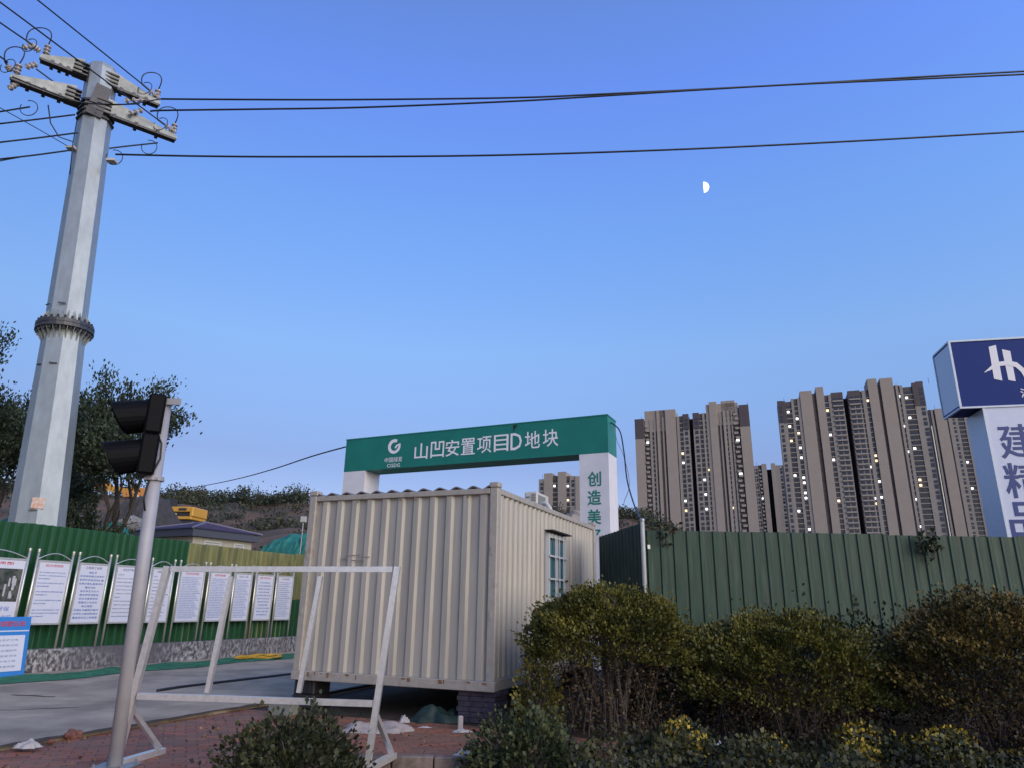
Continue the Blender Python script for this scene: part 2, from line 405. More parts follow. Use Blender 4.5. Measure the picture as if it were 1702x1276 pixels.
for x in (0.004, CW-0.1):
    b = MB(); b.box(x, x+0.096, 0.122, CL-0.122, CH-0.10, CH-0.02, bev=0.008); b.build('top_rail', m_cont2, cont)
    b = MB(); b.box(x, x+0.096, 0.05, CL-0.05, 0.0, 0.135, bev=0.008); b.build('base_rail', m_cont2, cont)
for y in (-0.012, CL-0.1):
    b = MB(); b.box(-0.01, CW+0.01, y, y+0.11, -0.002, 0.118, bev=0.008); b.build('base_rail', m_cont2, cont)
b = MB(); b.box(0.1, CW-0.1, 0.1, CL-0.1, 0.03, 0.10); b.build('floor', m_dark, cont)
# gently corrugated roof sheets whose waves show above the front rail
prof = [(0.12 + (CW-0.24)*k/110, 0.026*math.cos(2*PI*k/10)) for k in range(111)]
b = MB(); n = len(prof)
for (x, h) in prof: b.v += [(x, 0.01, CH-0.006+h), (x, CL-0.01, CH-0.006+h), (x, 0.01, CH-0.026+h), (x, CL-0.01, CH-0.026+h)]
for k in range(n-1):
    a, c = 4*k, 4*k+4; b.f += [(a, c, c+1, a+1), (a+2, a+3, c+3, c+2), (a, a+2, c+2, c), (a+1, c+1, c+3, a+3)]
m_roof = mat('container_roof_paint', (0.15, 0.135, 0.13), 0.6, var=0.15)
b.build('roof', m_roof, cont)
# window with bars on the side wall
m_alu = mat('white_aluminium', (0.55, 0.56, 0.57), 0.4, metal=0.0)
m_glass = mat('window_glass', (0.05, 0.07, 0.08), 0.06, spec=0.8)
m_curt = mat('curtain', (0.10, 0.24, 0.29), 0.5, col2=(0.035, 0.10, 0.13), scale=6, stretch=(1, 3, 0.08))
y0, y1, z0, z1 = 2.02, 2.92, 1.08, 2.12
b = MB()
for (a0, a1, c0, c1) in ((y0, y1, z1-0.06, z1), (y0, y1, z0, z0+0.06), (y0, y0+0.06, z0+.06, z1-.06), (y1-0.06, y1, z0+.06, z1-.06), ((y0+y1)/2-.025, (y0+y1)/2+.025, z0+.06, z1-.06)):
    b.box(CW-0.03, CW+0.035, a0, a1, c0, c1)
win = b.build('window', m_alu, cont)
b = MB(); b.box(CW-0.008, CW+0.004, y0+.06, y1-.06, z0+.06, z1-.06); b.build('pane', m_glass, win)
b = MB()
for k in range(18):
    yy = y0+.06+(y1-y0-.12)*k/18; b.box(CW+0.006, CW+0.012, yy+.004, yy+(y1-y0-.12)/18*.62, z0+.07, z1-(.22 if 5 < k < 11 else .1))
b.build('curtain', m_curt, win)
b = MB()
for k in range(1, 3): z = z0+(z1-z0)*k/3; b.box(CW+0.045, CW+0.062, y0-.01, y1+.01, z-.014, z+.014)
for k in range(1, 4): yy = y0+.03+(y1-y0-.06)*k/4; b.tube([(CW+0.066, yy, z0+.01), (CW+0.066, yy, z1-.01)], 0.007, 6)
b.build('bars', m_alu, win)
b = MB(); b.box(CW-0.02, CW+0.12, y0-0.06, y1+0.06, z1+0.03, z1+0.05); b.build('rain_hood', m_dark, win)

b = MB()
for k, (x0, x1, z) in enumerate(((.62, .74, 1.62), (.70, .95, 1.655), (.80, 1.02, 1.60), (.98, 1.10, 1.64))): b.bar((x0, .027, z), (x1, .027, z+.02*math.sin(k*2.1)), .004, .012)
b.build('scuff_mark', mat('scuff', (.24, .215, .19), .9), cont)
m_rust = mat('rust', (.16, .075, .035), .95, col2=(.25, .17, .11), scale=20)
r = random.Random(9)
for k in range(22):
    b = MB(); x = .15+2.75*r.random(); z = (.125 if r.random() < .6 else 2.44)-.012*r.random(); b.box(x, x+.012+.05*r.random(), -.0135 if z < 1 else .001, -.0125 if z < 1 else .002, z-.03-.05*r.random()*(z < 1), z-.012); b.build('rust_spot', m_rust, cont)
b = MB()
for z in (.9, 1.7): 
    for x in (CW-.07, .05): b.box(x-.02, x+.02, -.008, -.001, z-.05, z+.05)
b.build('hinge', m_cont2, cont)

# supports
m_crate = mat('black_plastic', (0.022, 0.02, 0.024), 0.6, var=0.3)
m_blk = mat('grey_block', (0.17, 0.18, 0.16), 0.9, var=0.25, bump=0.4)
m_pbrick = mat('purple_brick', (0.05, 0.042, 0.062), 0.9, var=0.4, bump=0.4, island=0.4)
cf = Frame(CA, CRZ)
def cpos(u, v): p = cf.world(u, v, 0); return (p.x, p.y, 0.0)
def crate(u, v, label, wd=0.36, dp=0.4):
    t = thing('support_crate', label, 'crate', cpos(u, v), CRZ)
    b = MB(); b.box(-wd/2, wd/2, -dp/2, dp/2, 0, 0.18, bev=.015); b.build('body', m_crate, t)
    b = MB(); b.box(-wd/2+.01, wd/2-.01, -dp/2+.01, dp/2-.01, 0.182, 0.366, bev=.015)
    for k in range(4): b.box(-wd/2+.04+k*.075, -wd/2+.075+k*.075, -dp/2-.002, -dp/2+.02, .2, .34)
    b.build('lid_block', m_crate, t)
crate(0.18, 0.25, 'black plastic crate block under the left front corner of the beige container')
crate(0.62, 3.6, 'black support block seen through the gap below the beige container', 0.5, 0.5)
t = thing('brick_stack', 'dark purple brick stack under the near right corner of the container', 'brick stack', cpos(CW-0.27, 0.26), CRZ)
for r in range(6):
    for c in range(3):
        for d in range(2):
            b = MB(); o_ = 0.02 if r % 2 else 0
            b.box(-0.26+c*.175+o_, -0.26+c*.175+.168+o_, -0.2+d*.21, -0.2+d*.21+.2, r*.061, r*.061+.057, bev=.004); b.build('brick', m_pbrick, t)
t = thing('brick_stack', 'dark brick stack deep in shadow under the rear of the container', 'brick stack', cpos(CW-0.3, CL-0.4), CRZ)
for r in range(3):
    for c in range(3):
        b = MB(); b.box(-0.26+c*.175, -0.26+c*.175+.168, -0.2, .2, r*.122, r*.122+.118, bev=.004); b.build('brick', m_pbrick, t)
t = tag(MB().box(-.16, .16, -.11, .11, 0, .17, bev=.012).build('concrete_block', m_blk, loc=onz(470, 1188)), 'grey green concrete block lying at the edge of the red paving', 'block')
t.rotation_euler = (0, 0, rad(-12))

# air conditioner on the roof
m_ac = mat('ac_white', (0.52, 0.51, 0.47), 0.5, var=0.08)
ac_p = cf.world(2.06, 4.3, 0)
ac = thing('air_conditioner', 'off white outdoor air conditioner unit standing on the container roof', 'air conditioner', (ac_p.x, ac_p.y, CA.z+CH+0.02), CRZ)
MB().box(-.13, .13, -.34, .34, .05, .54, bev=.02).build('casing', m_ac, ac)
b = MB()
for k in range(5): b.box(.01, .10, -.348, -.341, .36+.03*k, .375+.03*k)
b.box(-.10, -.02, -.348, -.341, .42, .45)
b.build('louvres', mat('ac_grille', (0.2, 0.2, 0.19), .6), ac)
MB().box(.132, .14, -.28, .12, .10, .48).build('fan_grille', MATS['ac_grille'], ac)
b = MB()
for s_ in (-.27, .27): b.box(-.17, .17, s_-.02, s_+.02, 0, .048)
b.build('bracket', m_dark, ac)
MB().tube([(.14, -.30, .22), (.22, -.34, .30), (.32, -.36, .30), (.40, -.38, .20), (.43, -.4, .0)], .045, 8).build('pipe', m_ac, ac, smooth=True)

# ================================================================== GATE ARCH
m_gg = mat('gate_green', (0.010, 0.180, 0.142), 0.42, var=0.12, scale=.8, bump=.12, bscale=1.6)
m_gw = mat('gate_white', (0.70, 0.68, 0.71), 0.45, var=0.07, scale=1.2, bump=.1, bscale=1.6)
m_wt = mat('letter_white', (0.80, 0.78, 0.82), 0.5)
m_gt = mat('letter_green', (0.015, 0.20, 0.15), 0.5)
GTR = ony(1009.5, 689.2, 17.0); GRZ = rad(-24.6)
gf0 = Frame(GTR, GRZ); GL = 8.085
GP = gf0.world(-GL, 0, 0); GP.z = 0
gate = thing('gate_arch', 'green and white site entrance arch with Chinese lettering behind the container', 'gate', GP, GRZ)
gf = Frame(GP, GRZ)
GT = 6.017; GB = 5.06; GD = 0.74
beam = MB().box(0, GL, 0, GD, GB, GT).build('beam', m_gg, gate)
MB().box(0.003, 0.765, 0.003, GD-0.003, 0, GB-0.002).build('pillar', m_gw, gate)
pr = MB().box(GL-0.765, GL-0.003, 0.003, GD-0.003, 0, GB-0.002).build('pillar', m_gw, gate)
for a, y in ((0, -0.004),): 
    b = MB(); b.box(-.012, GL+.012, -.012, GD+.012, GT, GT+.03); b.build('cap_trim', m_gg, gate)
chars = "山凹安置项目D地块"
cx = [(706, 747), (723+17, 741)]
pxs = [(706, 746.5), (722+15+1, 742)]
u0, zc0 = gf.hit(706.5, 748); u1, zc1 = gf.hit(908, 726)
for k, ch in enumerate(chars):
    # nine characters, centres read off the beam
    px = [700, 727, 752, 778, 805, 833, 858, 885, 915][k]; py = 749 - (px-700)*(749-727)/215.0
    u, z = gf.hit(px, py)
    text(ch, u, -0.004, z, 0.43 if ch != 'D' else 0.33, 0.46, m_wt, beam, 'lettering', bold=0.006)
u, z = gf.hit(655.5, 741)
# round emblem: a broken ring with an inward tail
b = MB(); ring = []
Ro, Ri = 0.215, 0.125
A0, A1 = rad(62), rad(62+310)
for k in range(37):
    th = A0 + (A1-A0)*k/36; ring.append((th,))
outer = [(u+Ro*math.cos(t[0]), z+Ro*math.sin(t[0])) for t in ring]
inner = [(u+0.01+Ri*math.cos(t[0]), z-0.005+Ri*math.sin(t[0])) for t in ring]
for k in range(36):
    b.quad((outer[k][0], -.006, outer[k][1]), (outer[k+1][0], -.006, outer[k+1][1]), (inner[k+1][0], -.006, inner[k+1][1]), (inner[k][0], -.006, inner[k][1]))
b.poly([(u+.015, -.006, z-.03), (u+.05, -.006, z-.075), (u+.125, -.006, z+.02), (u+.215, -.006, z+.05), (u+.2, -.006, z+.085), (u+.06, -.006, z+.035)])
b.build('emblem', m_wt, beam)
u, z = gf.hit(654, 763); text('中国绿发', u, -0.004, z, 0.60, 0.145, m_wt, beam, 'lettering', bold=0.004)
u, z = gf.hit(654, 772.5); text('CGDG', u, -0.004, z, 0.44, 0.10, m_wt, beam, 'lettering', bold=0.008)
for ch, py in (('创', 795), ('造', 826), ('美', 858), ('好', 890)):
    u, z = gf.hit(988, py); text(ch, u, -0.002, z, 0.35, 0.37, m_gt, pr, 'lettering', bold=0.018)
u, z = gf.hit(853, 712)
b = MB(); b.poly([(u, -.006, z+.1), (u+.12, -.012, z+.11), (u+.09, -.02, z+.03), (u+.03, -.02, z-.02), (u+.02, -.006, z-.12)])
b.build('torn_flap', m_dark, beam)
# lean rod and loose cables at the gate
m_cab = mat('black_cable', (0.012, 0.012, 0.014), 0.5)
def cable(name, pts, r, label, cat='cable', group=None, m=m_cab, seg=6):
    P = [Vector(p) for p in pts]; Q = []
    for k in range(len(P)-1):
        p0, p1, p2, p3 = P[max(k-1, 0)], P[k], P[k+1], P[min(k+2, len(P)-1)]
        for j in range(6):
            t = j/6; Q.append(0.5*((2*p1) + (p2-p0)*t + (2*p0-5*p1+4*p2-p3)*t*t + (3*p1-p0-3*p2+p3)*t**3))
    Q.append(P[-1])
    o = MB().tube(Q, r, seg).build(name, m, smooth=True)
    if label: tag(o, label, cat, group)
    return o
Yg = 17.35
cable('cable', [gf.world(GL, .3, GT-.12), ony(1030, 715, 16.6), ony(1037, 750, 16.0), ony(1042, 795, 15), ony(1052, 832, 13), ony(1064, 862, 10.4)], .016, 'black cable drooping from the right end of the gate beam to the fence pole')
cable('thin_wire', [gf.world(GL+.02, .5, GT-.15), ony(1026, 733, 17), ony(1036, 755, 16.5), ony(1045, 790, 16), ony(1045, 812, 16), ony(1037, 835, 16.2), ony(1040, 850, 16.2)], .007, 'thin grey wire looping loosely to the right of the gate pillar', m=mat('grey_wire', (.2, .2, .22), .5))
cable('rope', [gf.world(-.01, .3, GT-.1), gf.world(-.04, .3, 5.1), gf.world(-.2, .35, 4.1), gf.world(-.3, .35, 3.2)], .012, 'short black cable hanging down the left end of the gate beam')
cable('overhead_cable', [gf.world(0, .2, GT-.12), ony(520, 757, 23), ony(450, 780, 28), ony(390, 796, 36), ony(330, 808, 46), ony(250, 822, 60)], .022, 'sagging black cable running from the gate beam up to the brown hill')

# ================================================================== BLUE SIGN GATE
m_sb = mat('sign_blue', (0.012, 0.034, 0.185), 0.6, var=0.05, scale=1, spec=0.2)
m_sw = mat('sign_white', (0.58, 0.62, 0.76), 0.4, var=0.04)
m_side = mat('sign_side_white', (0.60, 0.66, 0.74), 0.3, var=0.06)
SP = ony(1577, 570, 15.0); SRZ = rad(-12.6); ST = SP.z
SP = Vector((SP.x, SP.y, 0)); sf = Frame(SP, SRZ)
sign = thing('sign_gate', 'tall blue and white gate sign with a white letter emblem rising behind the right fence', 'sign', SP, SRZ)
SB = 5.80; SD = 1.0; PU = sf.hit(1638.5, 700)[0]
box = MB().box(0, 9.0, 0, SD, SB, ST).build('sign_box', m_sb, sign)
MB().box(-0.012, -0.002, 0.04, SD-.04, SB+.04, ST-.04).build('end_panel', m_side, box)
b = MB()
for (a0, a1, c0, c1, d0, d1) in ((-.02, 9.02, -.02, .03, ST, ST+.04), (-.02, 9.02, -.02, .03, SB-.04, SB), (-.025, .02, -.025, .02, SB, ST), (-.02, .03, .03, SD, ST, ST+.04), (-.02, .03, .03, SD, SB-.04, SB), (-.025, .02, SD-.02, SD+.02, SB, ST)):
    b.box(a0, a1, c0, c1, d0, d1)
b.build('trim', m_side, box)
pil = MB().box(PU, PU+1.75, 0.004, SD-.03, 0, SB-.045).build('pillar', m_sw, sign)
MB().box(PU-.01, PU-.002, 0.06, SD-.06, 0, SB-.05).build('side_panel', m_side, pil)
MB().box(PU-.022, PU+.02, -.015, .03, 0, SB-.05).build('trim', m_side, pil)
MB().box(7.0, 8.75, 0.004, SD-.03, 0, SB-.045).build('pillar', m_sw, sign)
m_bt = mat('letter_blue', (0.02, 0.045, 0.20), 0.5)
for ch, px, py in (('建', 1693, 732), ('精', 1703, 797), ('品', 1711, 863)):
    u, z = sf.hit(px, py); text(ch, u, -0.003, z, 0.76, 0.76, m_bt, pil, 'lettering', bold=0.010)
def spoly(b, pts):
    q = [sf.hit(x, y) for x, y in pts]; b.poly([(u, -.006, z) for u, z in q])
b = MB(); spoly(b, [(1643, 577), (1655, 574), (1666, 633), (1652, 630)]); spoly(b, [(1665, 581), (1679, 584), (1688, 634), (1676, 632)])
sw = [(1636, 619, 1636, 620), (1648, 608, 1650, 614), (1660, 602, 1662, 609), (1675, 600, 1676, 607), (1690, 603, 1688, 611), (1702, 613, 1697, 619), (1708, 626, 1702, 628), (1711, 636, 1711, 637)]
for p, q in zip(sw, sw[1:]):
    k = [sf.hit(p[0], p[1]), sf.hit(q[0], q[1]), sf.hit(q[2], q[3]), sf.hit(p[2], p[3])]; b.quad(*[(u, -.011, z) for u, z in k])
b.build('emblem', m_wt, box)
u, z = sf.hit(1707, 652); text('济南', u+.12, -0.004, z, 0.5, 0.22, m_wt, box, 'lettering', bold=0.01)

# ================================================================== FENCES
def fence_mat(name, c1, c2, c3):
    return mat(name, c1, 0.42, col2=c2, scale=3.0, var=0.14, stretch=(6, 6, 0.22), lo=0.60, hi=0.78, bump=0.0, detail=7)
m_fg = fence_mat('fence_green', (0.018, 0.082, 0.034), (0.13, 0.22, 0.125), None)
m_fo = mat('fence_olive', (0.23, 0.225, 0.095), 0.55, col2=(0.14, 0.15, 0.07), scale=3, var=0.25, stretch=(1.2, 1.2, .2))
m_fr = mat('fence_dull_green', (0.016, 0.047, 0.030), 0.6, col2=(0.058, 0.080, 0.060), scale=2.6, var=0.42, stretch=(4.5, 4.5, 0.28), lo=.50, hi=.80, detail=8)
m_fd = mat('fence_dark_green', (0.028, 0.052, 0.034), 0.6, var=0.3, stretch=(1, 1, .2))
m_post = mat('galvanised_post', (0.35, 0.36, 0.38), 0.4, metal=0.7, var=0.1)
def fence(name, label, P, rz, x0, x1, z0, z1, pitch, depth, m, step=2.1, top=None, rib=0.3, posts=True):
    t = thing(name, label, 'fence', P, rz); n = max(1, round((x1-x0)/step)); sw_ = (x1-x0)/n
    for k in range(n):
        a, c = x0+k*sw_, x0+(k+1)*sw_ - 0.006
        pr_ = []; q = round((c-a)/pitch); p = (c-a)/q
        for j in range(q):
            x = a+j*p; pr_ += [(x, depth), (x+p*(1-rib-(.08 if posts else .17)), depth), (x+p*(1-rib), 0), (x+p*(1-.16), 0)]
        pr_.append((c, depth)); dz = random.uniform(-.022, .022)
        pn = MB().corr(pr_, z0, z1+dz, .008).build('panel', m, t); pn.rotation_euler = (random.uniform(-.006, .006), random.uniform(-.0035, .0035), random.uniform(-.006, .006)) if posts else (0, 0, 0)
    for z in (z0+.35, z1-.35): MB().box(x0, x1, depth+.03, depth+.07, z-.03, z+.03).build('rail', m_post, t)
    if posts:
        for k in range(1, n+1): MB().box(x0+k*sw_-.03, x0+k*sw_+.03, depth+.075, depth+.135, 0, z1-.1).build('post', m_post, t)
    return t
WP = Vector((-9.193, 13.661, 0)); WRZ = math.atan2(7.31, 3.035); wf = Frame(WP, WRZ)
# low peeling wall the left fence and boards stand on
def wallmat():
    m = mat('peeling_whitewash', (0.075, 0.07, 0.07), 0.9, col2=(0.46, 0.44, 0.43), scale=14, var=0.25, detail=12, lo=0.44, hi=0.60, bump=0.5, bscale=20, stretch=(1, 1, .6))
    n = m.node_tree.nodes; l = m.node_tree.links
    tc = n.new('ShaderNodeTexCoord'); nz = n.new('ShaderNodeTexNoise'); nz.inputs['Scale'].default_value = 0.55; nz.inputs['Detail'].default_value = 3
    l.new(tc.outputs['Object'], nz.inputs['Vector'])
    r = n.new('ShaderNodeValToRGB'); r.color_ramp.elements[0].position = .42; r.color_ramp.elements[1].position = .62
    l.new(nz.outputs['Fac'], r.inputs[0])
    b_ = n['Principled BSDF']; src = b_.inputs['Base Color'].links[0].from_socket
    mx = n.new('ShaderNodeMix'); mx.data_type = 'RGBA'; mx.inputs[7].default_value = (0.11, 0.10, 0.11, 1)
    l.new(r.outputs[0], mx.inputs[0]); l.new(src, mx.inputs[6]); l.new(mx.outputs[2], b_.inputs['Base Color'])
    return m
WH = 0.44
lw = MB().box(-6, 14.5, 0, 0.42, 0, WH, bev=.012).build('low_wall', wallmat(), loc=WP)
lw.rotation_euler = (0, 0, WRZ); tag(lw, 'low wall with peeling whitewash under the row of notice boards', 'wall')
fp = wf.world(0, .26, WH)
fence('corrugated_fence', 'dark green corrugated fence above the low wall behind the notice boards', fp, WRZ, -6.0, 4.12, 0.0, 2.78-WH, 0.19, 0.085, m_fg, posts=False, rib=.34)
fence('corrugated_fence', 'faded olive corrugated fence joining the dark green one above the boards', fp, WRZ, 4.13, 12.2, 0.0, 2.735-WH, 0.19, 0.085, m_fo, posts=False, rib=.34)
fence('corrugated_fence', 'low dark green corrugated strip below the notice boards nearest the container', wf.world(0, .20, WH), WRZ, 4.04, 10.4, 0.0, 1.0, 0.19, 0.085, m_fg, posts=False, rib=.34)
RP = Vector((1.86, 11.37, 0))
rf = fence('corrugated_fence', 'long dull green corrugated fence behind the three clipped shrubs', RP, rad(0.8), 0, 12.8, 0.02, 2.585, 0.205, 0.022, m_fr, rib=0.34)
a_, c_ = Vector((1.60, 12.9, 0)), Vector((1.985, 10.5, 0)); d_ = c_-a_
fence('corrugated_fence', 'short dark fence return between the container and the white pole', a_, math.atan2(d_.y, d_.x), 0, d_.length, 0.02, 2.60, 0.17, 0.03, m_fd, step=1.2, posts=False)
pp = thing('steel_pole', 'plain pale steel pole standing at the corner of the right fence', 'pole', (1.955, 10.38, 0))
MB().lathe([(.032, 0), (.032, 2.6), (.028, 2.61)], seg=12).build('shaft', mat('pale_pole', (.42, .42, .40), .5, var=.12), pp, smooth=True)
MB().lathe([(.04, 2.611), (.04, 2.64), (.02, 2.65)], seg=12).build('cap', m_post, pp)

# ================================================================== NOTICE BOARDS
m_ss = mat('stainless_steel', (0.66, 0.64, 0.58), 0.38, metal=0.7, var=0.08)
m_paper = mat('poster_white', (0.62, 0.63, 0.72), 0.35, coat=0.6, var=0.03)
m_tr = mat('poster_red_ink', (0.50, 0.05, 0.08), 0.6)
m_tb = mat('poster_blue_ink', (0.05, 0.12, 0.36), 0.6)
m_tk = mat('poster_grey_ink', (0.12, 0.14, 0.22), 0.6)
def picmat():
    m = mat('poster_picture', (0.02, 0.03, 0.02), .4, col2=(0.10, 0.10, 0.09), scale=9, coat=.5)
    return m
FILL = "建筑施工安全生产管理制度消防保卫环境文明现场责任质量检查工人员必须遵守规定设备材料作业防护用电教育"
def filler(n, seed):
    r = random.Random(seed); return ''.join(r.choice(FILL) for _ in range(n))
bspec = [(-1.12, 0.12), (.26, 1.02), (1.12, 1.88), (1.99, 2.84), (2.92, 3.60), (3.73, 4.55), (4.66, 5.42), (5.53, 6.21), (6.32, 7.08), (7.16, 7.90)]
blab = ["leftmost notice board, showing a photograph of tower blocks above a blue slogan",
 "notice board with red heading and five spaced blue paragraphs beside the tower photograph board",
 "notice board with centred columns of large blue characters",
 "notice board with sparse blue lines half hidden by the traffic signal pole",
 "notice board just left of the leaning bright leg of the empty steel frame, seen through it",
 "notice board with red heading and dense blue text in the empty frame's left bay",
 "notice board with dense blue text second from the dense red headed one, crossed by the frame's inner upright",
 "notice board with grey heading and glare on its upper half, third from the container",
 "notice board with bold blue lines of text next to the last board",
 "last notice board of the row, nearest the beige container, with a pale glare patch"]
blab[4] = "notice board whose face is crossed by the leaning bright left leg of the empty frame"
blab[6] = "notice board crossed by the inner upright of the empty frame, with dense blue lines"
titles = ["工程效果图", "消防安全管理制度", "工程施工铭牌", "安全生产管理制度", "文明施工管理制度", "消防保卫和治安管理制度", "环境保护管理制度牌", "农民工工资", "管理人员名单及电话", "入场须知"]
for i, ((s0, s1), lab) in enumerate(zip(bspec, blab)):
    W_ = s1-s0; p = wf.world((s0+s1)/2, 0.09, WH+.001)
    t = thing('notice_board', lab, 'notice board', p, WRZ, 'notice boards standing along the low wall')
    hx = W_/2
    for sx in (-1, 1):
        po = MB().lathe([(.022, 0), (.022, 1.80)], c=(sx*(hx-.02), 0, 0), seg=10).build('post', m_ss, t, smooth=True)
        MB().lathe([(.03, 1.801), (.03, 1.81), (.018, 1.816), (.03, 1.828), (.03, 1.85), (.01, 1.866)], c=(sx*(hx-.02), 0, 0), seg=10).build('finial', m_ss, po)
    a = [(-hx+.02 + (W_-.04)*k/12, 0, 1.66 + .13*math.sin(PI*k/12)) for k in range(13)]
    MB().tube(a, .011, 6).build('arch', m_ss, t, smooth=True)
    b = MB(); z0, z1 = .46, 1.64
    for (a0, a1, c0, c1) in ((-hx+.044, hx-.044, z1-.02, z1+.012), (-hx+.044, hx-.044, z0-.012, z0+.02), (-hx+.044, -hx+.07, z0+.02, z1-.02), (hx-.07, hx-.044, z0+.02, z1-.02)):
        b.box(a0, a1, -.03, .03, c0, c1)
    b.build('frame', m_ss, t)
    pa = MB().box(-hx+.071, hx-.071, -.018, .018, z0+.021, z1-.021).build('poster', m_paper, t)
    pw = W_-.16; y = -.0185
    tl = titles[i]; text(tl, 0, y, z1-.085, pw*.62 if i != 8 else pw*.7, .052, m_tr if i in (0, 1, 5, 6, 8) else m_tk, pa, 'heading', bold=.01, res=1)
    if i == 0:
        pc = MB().box(-hx+.09, hx-.09, -.0225, -.0185, .87, 1.46).build('picture', picmat(), pa)
        b = MB(); r = random.Random(4)
        for k in range(26):
            x = -.5+1.0*r.random(); z = .90+.30*r.random(); h = .07+.10*r.random(); ww = .028+.02*r.random()
            b.box(x-ww/2, x+ww/2, -.0245-.0005*k*.1, -.0226, z, z+h)
        b.build('printed_towers', mat('print_pale', (.42, .42, .44), .5, var=.3, scale=20, coat=.4), pc)
        text('打造绿色环保', .12, y, .74, .62, .085, m_tb, pa, 'slogan', res=1); text('建设宜居 舒适住区', .1, y, .59, .80, .085, m_tb, pa, 'slogan', res=1)
        continue
    rows = []
    if i == 1:
        for g, (zz, n_) in enumerate(((1.42, 3), (1.22, 2), (1.06, 2), (.90, 2), (.72, 3))):
            for k in range(n_): rows.append((zz-.058*k, (18, 18, 8)[k] if n_ == 3 else (18, 8)[k], .026, 'L'))
    elif i == 2:
        for k, n_ in enumerate((3, 9, 9, 9, 4, 7, 7, 7, 7, 4, 9, 9, 9)): rows.append((1.46-.074*k, n_, .042, 'C'))
    elif i in (3, 4):
        for k in range(12): rows.append((1.45-.078*k, (6, 22, 20, 22, 16, 24, 5, 20, 22, 18, 22, 20)[k], .024, 'L'))
    elif i in (5, 6, 7):
        for k in range(24): rows.append((1.465-.040*k, 34 - (k*7) % 9, .020, 'L'))
    elif i == 8:
        for k in range(11): rows.append((1.43-.083*k, 14 + (k*5) % 7, .036, 'C'))
    else:
        for k in range(18): rows.append((1.46-.053*k, 26 - (k*5) % 8, .024, 'L'))
    b = []
    obs = []
    for k, (zz, n_, h, al) in enumerate(rows):
        mx = max(r_[1] for r_ in rows); wd = pw*.92*min(1, n_/mx)
        me = text_mesh(filler(n_, i*100+k), .012, 1).copy()
        me.transform(Matrix.Translation((0 if al == 'C' else (-pw*.46+wd/2), zz, 0)) @ Matrix.Diagonal((wd/me['w'], h/me['h'], .03, 1)))
        obs.append(me)
    # all the lines of one poster are its print: one mesh
    V, F = [], []
    for me in obs:
        o_ = len(V); V += [tuple(v.co) for v in me.vertices]; F += [tuple(o_+q for q in p_.vertices) for p_ in me.polygons]
    me = bpy.data.meshes.new('print'); me.from_pydata(V, [], F); me.materials.append(m_tb if i not in (3, 4) else m_tk)
    po = bpy.data.objects.new('print', me); COL.objects.link(po); po.parent = pa; po.location = (0, y, 0); po.rotation_euler = (PI/2, 0, 0)

# blue placard leaning at the foot of the wall
m_pb = mat('placard_blue', (0.03, 0.20, 0.55), .45, var=.08)
p = wf.world(-.42, -.34, .035)
pl = thing('placard', 'blue framed information placard with red heading leaning at the foot of the wall', 'placard', p, WRZ)
pl.rotation_euler = (rad(-7), 0, WRZ)
bd = MB().box(-.62, .62, 0, .03, 0, 1.02, bev=.006).build('board', m_pb, pl)
MB().box(-.54, .54, -.006, -.001, .09, .70).build('sheet', m_paper, bd)
text('工程材料标识牌公示', .02, -.004, .90, 1.0, .10, m_tr, bd, 'heading', bold=.03)
MB().box(-.6, .6, -.004, -.001, .765, .785).build('stripe', m_paper, bd)
for k in range(6): text(filler(10, 900+k), .05, -.0065, .62-.09*k, .75, .036, m_tk, bd, 'print', res=1)

# ================================================================== TRAFFIC SIGNAL
m_tp = mat('signal_pole_paint', (0.34, 0.33, 0.35), .45, var=.08, scale=3)
m_bk = mat('signal_black', (0.0035, 0.0035, 0.0045), .6, spec=.12)
tp = thing('traffic_signal', 'two lamp black traffic signal on a grey pole in front of the notice boards', 'traffic signal', (-3.385, 6.75, 0))
MB().tube([(0, 0, 0), (-.105, 0, 3.29)], .062, 14).build('pole', m_tp, tp, smooth=True)
bs = MB(); bs.box(-.16, .16, -.16, .16, 0, .02, bev=.004)
for k in range(4): bs.lathe([(.014, .021), (.014, .05)], c=((-.12, .12)[k % 2], (-.12, .12)[k//2], 0), seg=6)
bs.build('base_plate', m_post, tp)
MB().box(-.15, .03, -.05, .05, 3.292, 3.312).box(-.10, .075, -.07, -.05, 3.25, 3.312).build('top_bracket', m_tp, tp)
hd = bpy.data.objects.new('signal_head', None)
HZ = rad(26)      # the head looks left and a little towards the road
def hmtx(): return Matrix.Translation((-.165, -.015, 0)) @ Matrix.Rotation(HZ, 4, 'Z')
hm = hmtx()
b = MB()
for k, z in enumerate((2.535, 2.935)): b.box(-.085, .07, -.18, .18, z, z+.395, hm, bev=.02)
head = b.build('signal_head', m_bk, tp)
